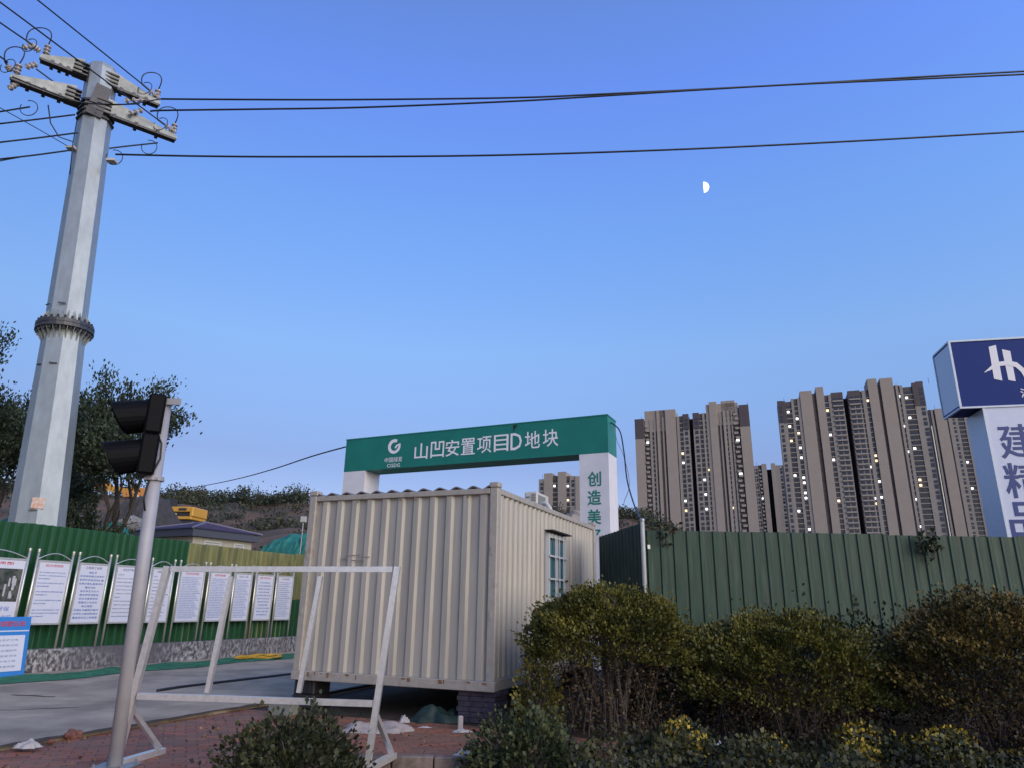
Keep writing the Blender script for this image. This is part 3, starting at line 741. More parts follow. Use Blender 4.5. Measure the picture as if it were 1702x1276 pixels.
for z in (2.732, 3.132):
    c = hm @ Vector((-.086, 0, z)); ax = hm.to_3x3() @ Vector((-1, 0, 0))
    MB().lathe([(.145, 0), (.145, .01), (.10, .028), (.02, .038)], c=c, axis=ax, seg=20).build('lens', mat('signal_lens', (.05, .045, .045), .12, coat=.5), head, smooth=True)
    # visor: a long tunnel hood, cut away below and towards the tip
    V = MB(); n = 22
    for k in range(n):
        for (r_) in (0,):
            pass
    def hood(th, rr, ext): return hm @ Vector((-.086-ext, rr*math.sin(th), z+rr*math.cos(th)-.07*ext/.3))
    for k in range(n):
        t0, t1 = -rad(158)+rad(316)*k/n, -rad(158)+rad(316)*(k+1)/n
        e0, e1 = .15+.18*max(0, math.cos(t0*.6)), .15+.18*max(0, math.cos(t1*.6))
        V.quad(hood(t0, .165, 0), hood(t1, .165, 0), hood(t1, .172, e1), hood(t0, .172, e0))
        V.quad(hood(t1, .155, 0), hood(t0, .155, 0), hood(t0, .163, e0), hood(t1, .163, e1))
        V.quad(hood(t0, .172, e0), hood(t1, .172, e1), hood(t1, .163, e1), hood(t0, .163, e0))
    V.build('visor', m_bk, head, smooth=False)
MB().box(-.15, -.02, -.075, .075, 2.495, 2.52).lathe([(.085, 2.495), (.085, 2.535)], c=(-.083, 0, 0), seg=14).build('clamp', m_tp, tp)
MB().tube([(-.10, -.06, 2.95), (-.03, -.085, 2.85), (-.02, -.08, 2.7), (-.09, -.075, 2.52), (-.12, -.07, 2.32), (-.09, -.062, 2.2)], .009, 6).build('wiring', m_cab, tp, smooth=True)

# ================================================================== EMPTY STEEL FRAME
m_fs = mat('galvanised_frame', (0.78, 0.76, 0.74), .28, metal=.65, var=.12, scale=9)
fr = thing('sign_stand', 'empty leaning sign stand of bright galvanised tube on the red paving', 'sign stand', (-2.2, 6.75, 0))
def L(x, y, z): return Vector((x+2.2, y-6.75, z))
TL, BLm, FL = L(-3.205, 6.75, 1.67), L(-3.325, 6.75, .575), L(-3.40, 6.80, .03)
TR, BRm, FR = L(-1.05, 6.75, 1.70), L(-1.145, 6.75, .545), L(-1.20, 6.75, .03)
MB().bar(FL, TL+(TL-BLm).normalized()*.025, .055, .062, (0, 1, 0)).build('leg', m_fs, fr)
MB().bar(FR, TR+(TR-BRm).normalized()*.025, .055, .062, (0, 1, 0)).build('leg', m_fs, fr)
ex = Vector((.042, 0, 0))
MB().bar(TL+ex, TR-ex, .045, .05).build('top_rail', m_fs, fr)
MB().bar(BLm+ex, BRm-ex, .045, .052).build('bottom_rail', m_fs, fr)
for (px0, px1) in ((385, 345), (533, 497)):
    a = ony(px0, 957, 6.78)-Vector((-2.2, 6.75, 0)); c = ony(px1, 1150, 6.78)-Vector((-2.2, 6.75, 0))
    MB().bar(c, a, .04, .055, (0, 1, 0)).build('upright', m_fs, fr)
for P_ in (FL, FR):
    f2 = P_ + Vector((.14, .56, 0)); f2.z = .03
    MB().bar(Vector((P_.x, P_.y-.03, .025)), f2, .07, .05).build('foot', m_fs, fr)
    MB().bar(f2+Vector((-.01, -.06, .03)), P_+Vector((.035, .05, .42)), .04, .04).build('brace', m_fs, fr)

# ================================================================== UTILITY POLE AND LINES
m_up = mat('galvanised_pole', (0.37, 0.40, 0.395), .42, metal=.5, col2=(.31, .335, .335), scale=2.6, var=.10, stretch=(1, 1, .4), detail=9, lo=.35, hi=.68)
m_arm = mat('galvanised_arm', (0.27, 0.285, 0.275), .5, metal=.4, col2=(.20, .21, .20), scale=3, var=.15)
m_upd = mat('dark_bracket', (0.07, 0.07, 0.075), .5, metal=.5, var=.3, scale=8)
m_ins = mat('porcelain_grey', (0.42, 0.38, 0.36), .25, coat=.4)
UB = Vector((-11.53, 17.6, 0)); lean = Vector((-.0755, 0, 1)).normalized()
up = thing('utility_pole', 'tall galvanised eight sided steel power pole with two crossarms behind the left fence', 'utility pole', UB)
PH = rad(45-14)
MB().lathe([(.68, 0), (.605, 3.2), (.50, 8.22)], axis=lean, seg=8, ph=PH).build('lower_shaft', m_up, up)
MB().lathe([(.495, 8.42), (.42, 16.84), (.39, 16.98), (.30, 17.06), (.12, 17.10)], axis=lean, seg=8, ph=PH).build('upper_shaft', m_up, up)
fl = MB().lathe([(.69, 8.22), (.69, 8.31), (.675, 8.315), (.675, 8.325), (.69, 8.33), (.69, 8.42)], axis=lean, seg=24).build('flange', m_upd, up)
def pax(h, th, r):
    a = (Vector((1, 0, 0)) - lean*lean.x).normalized(); c = lean.cross(a)
    return lean*h + (a*math.cos(th)+c*math.sin(th))*r
b = MB()
for k in range(24):
    th = 2*PI*k/24
    b.bar(pax(8.14, th, .625), pax(8.52, th, .625), .045, .045)
    for (h0, h1, hm_) in ((8.42, 8.72, 8.43), (8.22, 7.92, 8.21)):
        th2 = th+PI/24; g_ = MB(); i = 0
        for dth in (-.014, .014): g_.v += [tuple(pax(hm_, th2+dth, .50)), tuple(pax(hm_, th2+dth, .66)), tuple(pax(h1, th2+dth, .505))]
        g_.f += [(i, i+1, i+2), (i+5, i+4, i+3), (i+1, i, i+3, i+4), (i+2, i+1, i+4, i+5), (i, i+2, i+5, i+3)]
        g_.build('rib', m_up, fl)
b.build('bolts', m_upd, fl)
for (h, th) in ((7.2, -2.1), (7.2, -1.3), (8.9, -2.1), (8.9, -1.3), (1.9+1.5, -1.2)):
    MB().box(-.09, .09, -.012, .012, -.015, .015, Matrix.Translation(pax(h, th, .515 if h > 5 else .585)) @ Matrix.Rotation(th+PI/2, 4, 'Z')).build('step_lug', m_upd, up)
Pq = pax(3.6, -1.02, .592)
MB().box(-.15, .12, -.02, 0, -.16, .1, Matrix.Translation(Pq) @ Matrix.Rotation(rad(30), 4, 'Z')).build('number_plate', mat('plate', (.55, .5, .47), .5, col2=(.5, .25, .15), scale=14), up)
D = Vector((.797, .603, 0)); Nn = Vector((D.y, -D.x, 0))
def arm(z, side, ln, off):
    c = lean*(z/lean.z) + Vector((0, off, 0)); c.z = z
    d = D*side; r0 = .36; h0, h1, w0, w1 = .50, .11, .24, .15
    i = MB()
    def ring(t, h, w): 
        q = c + d*t
        return [q+Nn*w/2+Vector((0, 0, -.10)), q-Nn*w/2+Vector((0, 0, -.10)), q-Nn*w/2+Vector((0, 0, h-.10)), q+Nn*w/2+Vector((0, 0, h-.10))]
    A_, B_ = ring(r0, h0, w0), ring(ln, h1, w1)
    for k in range(4): k2 = (k+1) % 4; i.quad(A_[k], A_[k2], B_[k2], B_[k]) if side < 0 else i.quad(A_[k2], A_[k], B_[k], B_[k2])
    i.poly(A_[::-1] if side < 0 else A_); i.poly(B_ if side < 0 else B_[::-1])
    ar = i.build('crossarm', m_arm, up)
    b = MB()   # dark angle below with cleats
    b.bar(c+d*.3+Vector((0, 0, -.14)), c+d*(ln-.03)+Vector((0, 0, -.14)), w1+.06, .07)
    for k in range(3): q = c+d*(.7+(ln-.9)*k/2.6); b.bar(q+Nn*.16+Vector((0, 0, -.15)), q-Nn*.16+Vector((0, 0, -.15)), .09, .13)
    b.build('arm_angle', m_upd, ar)
    b = MB()
    for k in range(4): q = c+d*.40; b.box(-.19, .19, -.17, .17, z-.16+k*.13-c.z, z-.12+k*.13-c.z, Matrix.Translation(Vector((q.x, q.y, c.z))) @ Matrix.Rotation(math.atan2(d.y, d.x), 4, 'Z'))
    b.build('clamp_plates', m_upd, ar)
    return c + d*ln, ar
ends = {}
ends['ul'], a1 = arm(16.4, -1, 1.42, -.27); ends['ur'], a2 = arm(16.4, 1, 1.80, -.27)
ends['ll'], a3 = arm(15.3, -1, 1.90, -.43); ends['lr'], a4 = arm(15.3, 1, 2.45, -.43)
# broad dark saddle where the lower arms meet the shaft
b = MB(); q = lean*15.25
for k in range(4): b.lathe([(.50-.0*k, 15.0+k*.17), (.50, 15.05+k*.17)], axis=lean, seg=8, ph=PH)
sad = b.build('arm_collar', m_upd, up)
MB().bar(pax(14.95, -1.15, .47), pax(16.05, -.75, .47), .42, .06, Nn).build('saddle_plate', m_upd, up)
def discs(p0, p1, n=3, r=.085):
    p0, p1 = Vector(p0), Vector(p1); d = p1-p0; L_ = d.length; b = MB()
    pr_ = [(.02, 0)]
    for k in range(n):
        h = L_*(.18+.64*k/max(1, n-1)) if n > 1 else L_*.5
        pr_ += [(.025, h-.05), (r, h-.015), (r, h+.01), (.03, h+.04)]
    pr_.append((.018, L_)); b.lathe(pr_, c=p0, axis=d, seg=12); return b
def insul(p0, p1, n=3, r=.085): return discs(p0, p1, n, r).build('insulator', m_ins, up, smooth=False)
def loop(c, rx, rz, dirv, a0=-200, a1=110, r=.012):
    d = Vector(dirv).normalized(); pts = [Vector(c) + d*rx*math.cos(rad(a0+(a1-a0)*k/20)) + Vector((0, 0, 1))*rz*math.sin(rad(a0+(a1-a0)*k/20)) for k in range(21)]
    return MB().tube(pts, r, 6).build('jumper', m_cab, up, smooth=True)
def loc(p): return Vector(p) - UB
# strain insulators and jumpers
e = ends
UL = loc(onz(44, 68, 16.65)); UR = loc(onz(236, 140, 16.65)); LL = loc(onz(8, 102, 15.6)); LR = loc(onz(262, 199, 15.55))
for k, far in (('ul', UL), ('ur', UR), ('ll', LL), ('lr', LR)):
    n0 = e[k] + Vector((0, 0, .12)); m_ = n0 + (far-n0)*.62
    insul(n0 + (far-n0)*.08, m_, 3, .10)
    MB().tube([m_, far], .028, 6).build('wire_clamp', m_upd, up)
    po = e[k] - D*(.12 if k[1] == 'r' else -.12)
    insul(po+Vector((0, 0, .10)), po+Vector((0, 0, .46)), 3, .09)      # post insulator carrying the jumper
    mid = (far+po)/2 + Vector((0, 0, .42))
    MB().tube([far.lerp(po+Vector((0, 0, .46)), q_/14)+Vector((-.16*math.sin(2*PI*q_/14), 0, .55*math.sin(PI*q_/14))) for q_ in range(15)], .017, 6).build('jumper', m_cab, up, smooth=True)
    loop(far+Vector((.12, 0, -.16)), .24, .22, (1, -.2, 0))
for (px, py, Y) in ((248, 245, 18.4), (48, 180, 16.4), (190, 262, 17.4)): loop(loc(ony(px, py, Y)), .22, .25, (1, .2, 0))
for (a, c) in (((213, 190, 17.6), (238, 183, 17.9)), ((38, 80, 16.6), (60, 76, 16.8)), ((15, 148, 16), (30, 138, 16.2)), ((205, 168, 17.5), (240, 166, 17.9)), ((62, 107, 16.2), (42, 112, 16.0))):
    insul(loc(ony(*a)), loc(ony(*c)), 3, .085)
for (px, py, Y) in ((119, 247, 17.2), (186, 268, 17.3)): MB().box(-.12, .12, -.1, .1, -.035, .035, Matrix.Translation(loc(ony(px, py, Y)))).build('line_bracket', m_ac, up)
MB().tube([loc(ony(80, 175, 16.5)), loc(ony(84, 205, 16.6)), loc(ony(98, 228, 16.8)), loc(ony(121, 236, 17.0))], .017, 6).build('jumper', m_cab, up, smooth=True)
MB().tube([loc(ony(128, 200, 17.1)), loc(ony(121, 240, 17.0)), loc(ony(116, 290, 17.05))], .014, 6).build('down_lead', m_cab, up, smooth=True)
G_ = 'power lines strung from the utility pole'
def wire(pts, lab, r=.024): return cable('power_line', pts, r, lab, 'power line', G_, seg=6)
wire([UB+UR, onz(62, 0, 16.0), onz(-60, -96, 15.9), onz(-400, -360, 15.9)], 'power line rising to the top left from the upper right crossarm end', .02)
wire([UB+LR, onz(150, 116, 15.2), onz(0, 4, 15.0), onz(-350, -250, 15)], 'power line passing close to the pole top towards the upper left corner', .02)
wire([UB+UL, onz(0, 38, 16.5), onz(-300, -170, 16.5)], 'power line leaving the upper left crossarm end for the left edge of the picture', .022)
wire([UB+LL, onz(-12, 86, 15.5), onz(-300, -110, 15.4)], 'short visible power line at the lower left crossarm end by the left edge', .022)
wire([ony(112, 243, 17.0), ony(60, 213, 16), ony(8, 184, 15), ony(-80, 135, 13.6)], 'thin grey wire slanting down to the pole below the lower crossarm', .011)
for (pts, lab) in ((((50, 178), (0, 186), (-80, 198)), 'uppermost of the wires running left below the lower crossarm'), (((125, 191), (60, 199), (0, 206), (-80, 215)), 'second wire running left, ending at the foot of the lower left crossarm'),
                   (((130, 221), (60, 230), (0, 237), (-80, 247)), 'third wire running left, ending just under the arm collar'), (((118, 250), (60, 258), (0, 265), (-80, 275)), 'lowest wire running left, ending at the small white bracket')):
    W_ = [ony(x, y, 17.1-.004*(120-x)) for x, y in pts]; wire(W_+[W_[-1]+(W_[-1]-W_[-2])*12], lab, .023)
cable('power_line', [ony(55, 258, 16.9), ony(0, 268, 16.7), ony(-80, 285, 16.4), ony(-900, 400, 13.5)], .015, 'thin wire splitting off below the lowest left wire', 'power line', G_)
wire([ony(x, y, 17.3) for x, y in ((268, 165), (420, 166), (600, 166), (850, 163), (1000, 157), (1280, 143), (1500, 130), (1702, 119), (1900, 108))], 'upper of the two black cables running right that cross near the moon', .027)
wire([ony(x, y, 17.0) for x, y in ((250, 186), (270, 184), (420, 182), (600, 179), (850, 169), (1000, 160), (1280, 143), (1500, 133), (1702, 124), (1900, 116))], 'second black cable running right, starting below the upper right crossarm', .027)
wire([ony(x, y, 17.2) for x, y in ((192, 257), (330, 260), (500, 261), (800, 259), (1100, 250), (1400, 236), (1702, 219), (1900, 207))], 'lowest black cable running right across the whole sky', .027)
wire([ony(182, 247, 17.3), ony(215, 243, 17.7), ony(262, 238, 18.3)], 'short taut wire under the lower right crossarm', .023)
wire([ony(60, 115, 16.2), ony(110, 150, 16.8), ony(160, 172, 17.0), ony(205, 174, 17.05), ony(268, 165, 17.3)], 'slack black cable passing in front of the pole below its top', .02)
wire([ony(20, 128, 15.6), ony(70, 148, 16.1), ony(130, 170, 16.8), ony(190, 174, 16.95), ony(232, 173, 17.0)], 'slack black cable along the lower left crossarm and across the pole', .02)

# ================================================================== BEHIND THE LEFT FENCE: HUT, EXCAVATOR, NET, RUBBLE
m_hut = mat('hut_cream', (0.40, 0.37, 0.29), .7, var=.1)
m_tile = mat('purple_tiles', (0.060, 0.045, 0.085), .55, var=.25, scale=6)
m_fas = mat('slate_fascia', (0.06, 0.065, 0.085), .5)
HC = Vector((-14.3, 32.0, 1.27)); hf = Frame(HC, math.atan2(.88, .475))   # local x recedes along the right face, local +y to the left rear
hut = thing('site_hut', 'small cream hut with hipped purple tiled roof beyond the olive fence', 'hut', HC, hf.rz)
HW, HD_, EZ = 3.9, 4.2, 3.25
MB().box(.25, HW-.25, .25, HD_-.25, -.6, EZ-.35).build('wall', m_hut, hut)
b = MB(); b.box(0, HW, 0, HD_, EZ-.36, EZ-.02); b.build('fascia', m_fas, hut)
b = MB(); z0 = EZ-.018; A4 = [(-.08, -.08, z0), (HW+.08, -.08, z0), (HW+.08, HD_+.08, z0), (-.08, HD_+.08, z0)]; R0_, R1_ = (HW/2, HW/2-.3, EZ+.46), (HW/2, HD_-HW/2+.3, EZ+.46)
b.poly([A4[0], A4[1], R0_]); b.poly([A4[1], A4[2], R1_, R0_]); b.poly([A4[2], A4[3], R1_]); b.poly([A4[3], A4[0], R0_, R1_]); b.poly(A4[::-1])
rfo = b.build('roof', m_tile, hut)
b = MB()
for a, c in ((A4[0], R0_), (A4[1], R0_), (A4[2], R1_), (A4[3], R1_), (R0_, R1_)): b.tube([Vector(a)+Vector((0, 0, .02)), Vector(c)+Vector((0, 0, .02))], .06, 6)
b.build('ridge_tiles', mat('ridge_pale', (.16, .14, .19), .6), rfo)
b = MB()
for k in range(1, 11):
    t = k/11
    for (p, q, r_) in ((A4[0], A4[1], R0_),): 
        a = Vector(p).lerp(Vector(r_), t); c = Vector(q).lerp(Vector(r_), t); b.tube([a+Vector((0, 0, .01)), c+Vector((0, 0, .01))], .022, 4)
    a = Vector(A4[3]).lerp(Vector(R1_), t); c = Vector(A4[0]).lerp(Vector(R0_), t); b.tube([a+Vector((0, 0, .01)), c+Vector((0, 0, .01))], .022, 4)
b.build('tile_courses', m_tile, rfo)
for x in (.85, 2.55):
    v = MB()
    ww = .95 if x < 1 else .6
    for (a0, a1, c0, c1) in ((x, x+ww, EZ-.98, EZ-.93), (x, x+ww, EZ-.56, EZ-.51), (x, x+.05, EZ-.93, EZ-.56), (x+ww-.05, x+ww, EZ-.93, EZ-.56)): v.box(a0, a1, .20, .262, c0, c1)
    vo = v.build('louvre_window', m_alu, hut)
    s_ = MB()
    for k in range(3): s_.box(x+.05, x+ww-.05, .215, .255, EZ-.90+k*.12, EZ-.86+k*.12)
    s_.build('slats', m_alu, vo)
    MB().box(x+.05, x+ww-.05, .256, .259, EZ-.93, EZ-.56).build('dark_gap', m_dark, vo)

# excavator
m_ex = mat('excavator_yellow', (0.56, 0.30, 0.045), .5, var=.12, scale=3)
m_exo = mat('excavator_orange', (0.58, 0.25, 0.06), .5, var=.12, scale=3)
m_exd = mat('excavator_dark', (0.03, 0.03, 0.032), .6)
EY = 62.0
EP = ony(285, 879, EY); exf = Frame(EP, rad(-6))
exc = thing('excavator', 'yellow excavator with raised orange boom working on the brown hillside', 'excavator', EP, rad(-6))
EP_top = EP.z
def X(px, py): return exf.hit(px, py)
def gz(): return None
for y in (-.3, 1.9):
    b = MB(); pr_ = [(-2.0, .1), (-1.7, -.02), (1.7, -.02), (2.0, .15), (2.1, .45), (1.9, .75), (-1.9, .75), (-2.1, .45)]
    b.prism(pr_, y, y+.55); tr = b.build('track', m_exd, exc)
MB().box(-1.1, 1.1, .3, 1.85, .3, .85).build('undercarriage', m_exd, exc)
b = MB(); b.box(-1.3, 1.75, -.2, 2.3, .86, 1.12, bev=.04); b.box(1.52, 1.85, -.2, 2.3, 1.10, 1.95, bev=.08); b.box(-.25, 1.53, -.15, 2.25, 1.52, 1.98, bev=.05)
bo = b.build('body', m_ex, exc)
MB().box(-.2, 1.5, .05, 2.1, 1.13, 1.51).build('engine', m_exd, bo)
MB().box(.45, 1.2, -.165, -.151, 1.62, 1.84).build('vent', m_exd, bo)
MB().box(.0, .25, -.1, .0, 1.2, 1.42).build('tank', m_alu, bo)
b = MB(); b.prism([(-1.25, 1.13), (-.3, 1.13), (-.3, 2.72), (-.95, 2.72), (-1.25, 2.1)], -.2, .8); cb = b.build('cab', m_exd, exc)
MB().poly([(-.95, -.205, 1.75), (-.4, -.205, 1.75), (-.4, -.205, 2.6), (-.85, -.205, 2.6)]).build('cab_glass', m_glass, cb)
def pth(pts): return [X(*p) for p in pts]
def band(b, pts, wd, y0, y1):
    """flat-sided beam along an xz path, wd[i] deep"""
    n = len(pts); up_, dn = [], []
    for i, (x, z) in enumerate(pts):
        a, c = pts[max(i-1, 0)], pts[min(i+1, n-1)]; t = Vector((c[0]-a[0], c[1]-a[1])).normalized(); nn = (-t.y, t.x)
        up_.append((x+nn[0]*wd[i]/2, z+nn[1]*wd[i]/2)); dn.append((x-nn[0]*wd[i]/2, z-nn[1]*wd[i]/2))
    for i in range(n-1): b.prism([dn[i], dn[i+1], up_[i+1], up_[i]], y0, y1)
    return b
bm_ = band(MB(), [(-1.0, 1.3)] + pth([(252, 846), (240, 828), (226, 818), (210, 813), (194, 818)]), [.5, .7, .95, 1.1, .95, .5], .85, 1.35).build('boom', m_exo, exc)
st = band(MB(), pth([(204, 812), (186, 811), (168, 807), (158, 803)]), [.35, .55, .5, .35], .9, 1.3).build('stick', m_ex, exc)
MB().tube([(*X(232, 838)[:1], .82, X(232, 838)[1]), (*X(214, 815)[:1], .82, X(214, 815)[1])], .09, 8).build('ram', m_alu, bm_)
MB().tube([(X(214, 806)[0], 1.1, X(214, 806)[1]), (X(186, 806)[0], 1.1, X(186, 806)[1])], .08, 8).build('ram', m_exd, st)
q = pth([(150, 800), (160, 794), (168, 800), (163, 808), (153, 812), (147, 808)]); MB().prism(q[::-1], .6, 1.6).build('bucket', m_exo, exc)

# dark spoil heap and rubble under the excavator
def heap(name, label, cat, px0, px1, ytop, Y, ybase, m, dep=4.0, seed=1, rough=.18, nx=26, ny=12, flat=.55):
    a, c = ony(px0, ybase, Y), ony(px1, ybase, Y); t_ = ony((px0+px1)/2, ytop, Y+dep/2)
    cx_, wx, hz_ = (a.x+c.x)/2, (c.x-a.x)/2, t_.z-a.z; r = random.Random(seed); b = MB()
    for j in range(ny+1):
        for i in range(nx+1):
            u, v = -1+2*i/nx, -1+2*j/ny; f = max(0, (1-abs(u)**2.4))*max(0, (1-abs(v)**2.4))
            b.v.append((cx_*0+u*wx, dep/2+v*dep/2, -1.0+(1.0+hz_)*f**flat + rough*(r.random()-.5)*(f > 0)*min(1, f*6)))
    for j in range(ny):
        for i in range(nx): k = j*(nx+1)+i; b.f.append((k, k+1, k+nx+2, k+nx+1))
    o = b.build(name, m, loc=(cx_, Y, a.z)); tag(o, label, cat); return o
m_spoil = mat('dark_spoil', (0.050, 0.047, 0.048), .95, var=.35, scale=.8, bump=.8)
heap('spoil_heap', 'dark grey heap of spoil in front of the excavator boom', 'heap', 140, 262, 824, 50, 880, m_spoil, 6, 3, .35)
m_net = mat('green_net', (0.012, 0.14, 0.12), .75, col2=(.02, .19, .155), scale=.7, var=.25, bump=.4, bscale=6)
heap('netted_heap', 'mound covered with teal green dust net right of the hut', 'heap', 404, 560, 889, 28.5, 935, m_net, 4, 5, .25, 30, 14, .32)
heap('netted_heap', 'small mound under green dust net between the trees behind the left fence', 'heap', 128, 178, 868, 25, 900, m_net, 2.5, 6, .2)
heap('netted_heap', 'strip of green dust net low behind the fence at the left edge', 'heap', -60, 25, 860, 25, 900, m_net, 2.5, 7, .2)
m_rock = mat('rubble_grey', (.24, .24, .25), .9, var=.3, scale=2, bump=.4)
def rock(p, s, m, label, seed, group=None, name='rubble_stone'):
    r = random.Random(seed); b = MB(); n = 8
    b.lathe([(s*.55, -s*.3), (s*.95, 0), (s*.8, s*.35), (s*.35, s*.58)], seg=n)
    b.v = [(x*(1+.35*(r.random()-.5)), y*(1+.35*(r.random()-.5)), z*(1+.4*(r.random()-.5))) for x, y, z in b.v]
    o = b.build(name, m, loc=p); o.rotation_euler = (r.random(), r.random(), r.random()*6); return tag(o, label, 'stone', group)
for k, (px, py, s) in enumerate(((205, 876, .55), (218, 872, .6), (232, 877, .5), (194, 879, .45), (224, 881, .5))):
    rock(ony(px, py, 36+k*.3), s, m_rock, 'grey broken stone in the rubble left of the hut roof, seen above the dark fence', k, 'rubble behind the dark green fence')
for k, (px, py, s) in enumerate(((955, 868, 1.2), (962, 862, 1.0), (948, 874, .9))):
    rock(ony(px, py, 60+k), s, mat('pale_rock', (.28, .24, .21), .9, var=.3), 'pale brown boulder on the slope just left of the right gate pillar', 20+k, 'boulders on the slope behind the gate')
# little lamp by the left edge of the container
lp = ony(500, 905, 23.5); lp.z = 0
lamp = thing('floodlight', 'small white floodlight on a thin post beyond the fence, at the container\'s left edge', 'floodlight', lp)
zt = ony(500, 862, 23.5).z
MB().tube([(0, 0, 0), (0, 0, zt-.12)], .02, 8).build('post', m_post, lamp)
MB().box(-.10, .10, -.06, .06, zt-.11, zt+.09, bev=.02).build('lamp_body', m_ac, lamp)

# ================================================================== TREES
m_bark = mat('bark', (0.055, 0.045, 0.038), .9, var=.3, scale=6, bump=.5)
m_lf = leafmat('tree_leaf', (0.024, 0.038, 0.022), (0.050, 0.070, 0.040), .45, 1.2)
m_lf2 = leafmat('low_tree_leaf', (0.020, 0.034, 0.018), (0.055, 0.068, 0.030), .45, 1.2)
def tree(label, base, height, spread, seed, m, nleaf=22, leaf=.17, trunks=1, first=.28, leanv=(0, 0), tiers=4, name='tree', droop=0.0, split=3, cx=0.0, hw=None, asp=.24, low=0.0):
    r = random.Random(seed); b = MB(); tips = []
    def grow(p, d, ln, rd, lv):
        pts = [p]; q = p.copy(); dd = d.copy(); n = 4
        for k in range(n):
            dd = (dd + Vector((r.gauss(0, .13), r.gauss(0, .13), r.gauss(.03, .08)-droop*.05))).normalized(); q = q + dd*ln/n; pts.append(q.copy())
            if lv <= 1: tips.append((q.copy(), dd.copy(), lv))
        b.tube(pts, [rd*(1-.5*k/n) for k in range(n+1)], 6 if lv > 1 else 4, cap=False)
        if lv == 0: return
        for k in range(split + (r.random() < .35)):
            ax = Vector((r.gauss(0, 1), r.gauss(0, 1), r.gauss(.12, .5))).normalized()
            nd = (dd*.85 + ax*(.62+.25*r.random())*spread).normalized()
            st_ = pts[r.choice((2, 3, 4, 4))]
            grow(st_, nd, ln*(.62+.22*r.random()), rd*.52, lv-1)
    t = thing(name, label, 'tree', base)
    for k in range(trunks):
        d0 = Vector((leanv[0]+r.gauss(0, .10)*(trunks > 1)*2.2, leanv[1]+r.gauss(0, .10)*(trunks > 1)*2, 1)).normalized()
        grow(Vector((r.gauss(0, .1)*(trunks > 1), r.gauss(0, .1)*(trunks > 1), -.05)), d0, height*first, height*.017, tiers-1)
    zmax = max(q[0].z for q in tips); s = height/zmax
    xs_ = sorted(q[0].x for q in tips); x_a, x_b = xs_[len(xs_)//40], xs_[-1-len(xs_)//40]; xc_ = (x_a+x_b)/2; kx = (hw/((x_b-x_a)/2) if hw else s)
    def fit(p):
        f = min(1.0, max(0.0, p[2]/(zmax*.55))); return Vector(((p[0]-xc_*f)*(s+(kx-s)*f) + cx*f, p[1]*s*.6 + .25*f, p[2]*s))
    b.v = [tuple(fit(p)) for p in b.v]
    b.build('trunk', m_bark, t)
    rg = np.random.default_rng(seed); P, Dv = [], []
    for (q, dd, lv) in tips:
        if q.z < low*zmax: continue
        k = nleaf if lv == 0 else nleaf//3
        o_ = rg.normal(size=(k, 3))*.17*height/8*(1.0 if lv == 0 else .8)
        P.append(np.array(fit(q))[None]+o_); Dv.append(np.repeat(np.array(dd)[None], k, 0))
    leaves('crown', np.concatenate(P), leaf, rg, m, t, aspect=asp, up=.25, dirs=np.concatenate(Dv))
    return t
b0 = ony(-20, 905, 22.5); b0.z = 0
tree('big dark tree at the left edge behind the leaning power pole', b0, 9.2, .95, 11, m_lf, 100, .125, 2, .26, (.05, 0), cx=.15, hw=2.1)
b0 = ony(92, 905, 21.0); b0.z = 0
tree('dark spreading tree to the right of the power pole behind the traffic signal', b0, 8.1, .9, 23, m_lf, 88, .12, 1, .30, (.42, 0), cx=1.66, hw=1.5, low=.56)
b0 = ony(150, 905, 20.0); b0.z = 0
tree('low bushy tree just above the fence right of the power pole', b0, 3.4, .85, 31, m_lf2, 18, .11, 3, .30, (0, 0), cx=0, hw=.85)
b0 = ony(112, 905, 20.5); b0.z = 0
tree('low dark sapling right beside the foot of the power pole', b0, 4.3, .9, 37, m_lf2, 14, .11, 3, .3, (0, 0), cx=0, hw=.55)

# scrub along the hill crest: one uncountable mass
m_scr = leafmat('scrub_leaf', (0.022, 0.034, 0.018), (0.06, 0.066, 0.035), .4, .15)
P, tw = [], MB()
r = random.Random(5)
def scrub(n, px0, px1, Y0, Y1, h0, h1, wd, k):
    for _ in range(n):
        px = r.uniform(px0, px1); Y = r.uniform(Y0, Y1); x = (px-851)/1155*Y*1.03; h = r.uniform(h0, h1)*(1.5 if r.random() < .12 else 1); z = hill_z(x, Y)
        c = np.array([x, Y, z]); q = rng.normal(size=(k, 3))*np.array([wd, wd, .26*h]); q[:, 2] += h*.55; q[:, 2] = np.maximum(q[:, 2], .1)
        P.append(c+q)
        for j in range(2): tw.tube([(x+j*.3, Y, z-.2), (x+r.gauss(0, .3)+j*.3, Y, z+h*(.7+.5*r.random()))], .03, 4, cap=False)
scrub(110, 250, 530, 88, 97, .7, 1.7, .5, 60)
scrub(70, -60, 260, 88, 97, .7, 1.7, .5, 60)
scrub(60, 260, 530, 87, 92, .5, 1.1, .6, 50)
scrub(170, 840, 1115, 84, 97, .5, 1.3, .8, 60)
scrub(40, 320, 530, 52, 80, .15, .35, .4, 16)
scrub(34, 300, 530, 70, 86, .4, 1.0, .55, 40)
scrub(60, 860, 1100, 50, 84, .4, 1.0, .6, 40)
scr = leaves('hill_scrub', np.concatenate(P), .30, rng, m_scr, aspect=.32)
tag(scr, 'dark scrub covering the crest of the brown hill', 'scrub', kind='stuff')
tw.build('twigs', m_bark, scr)

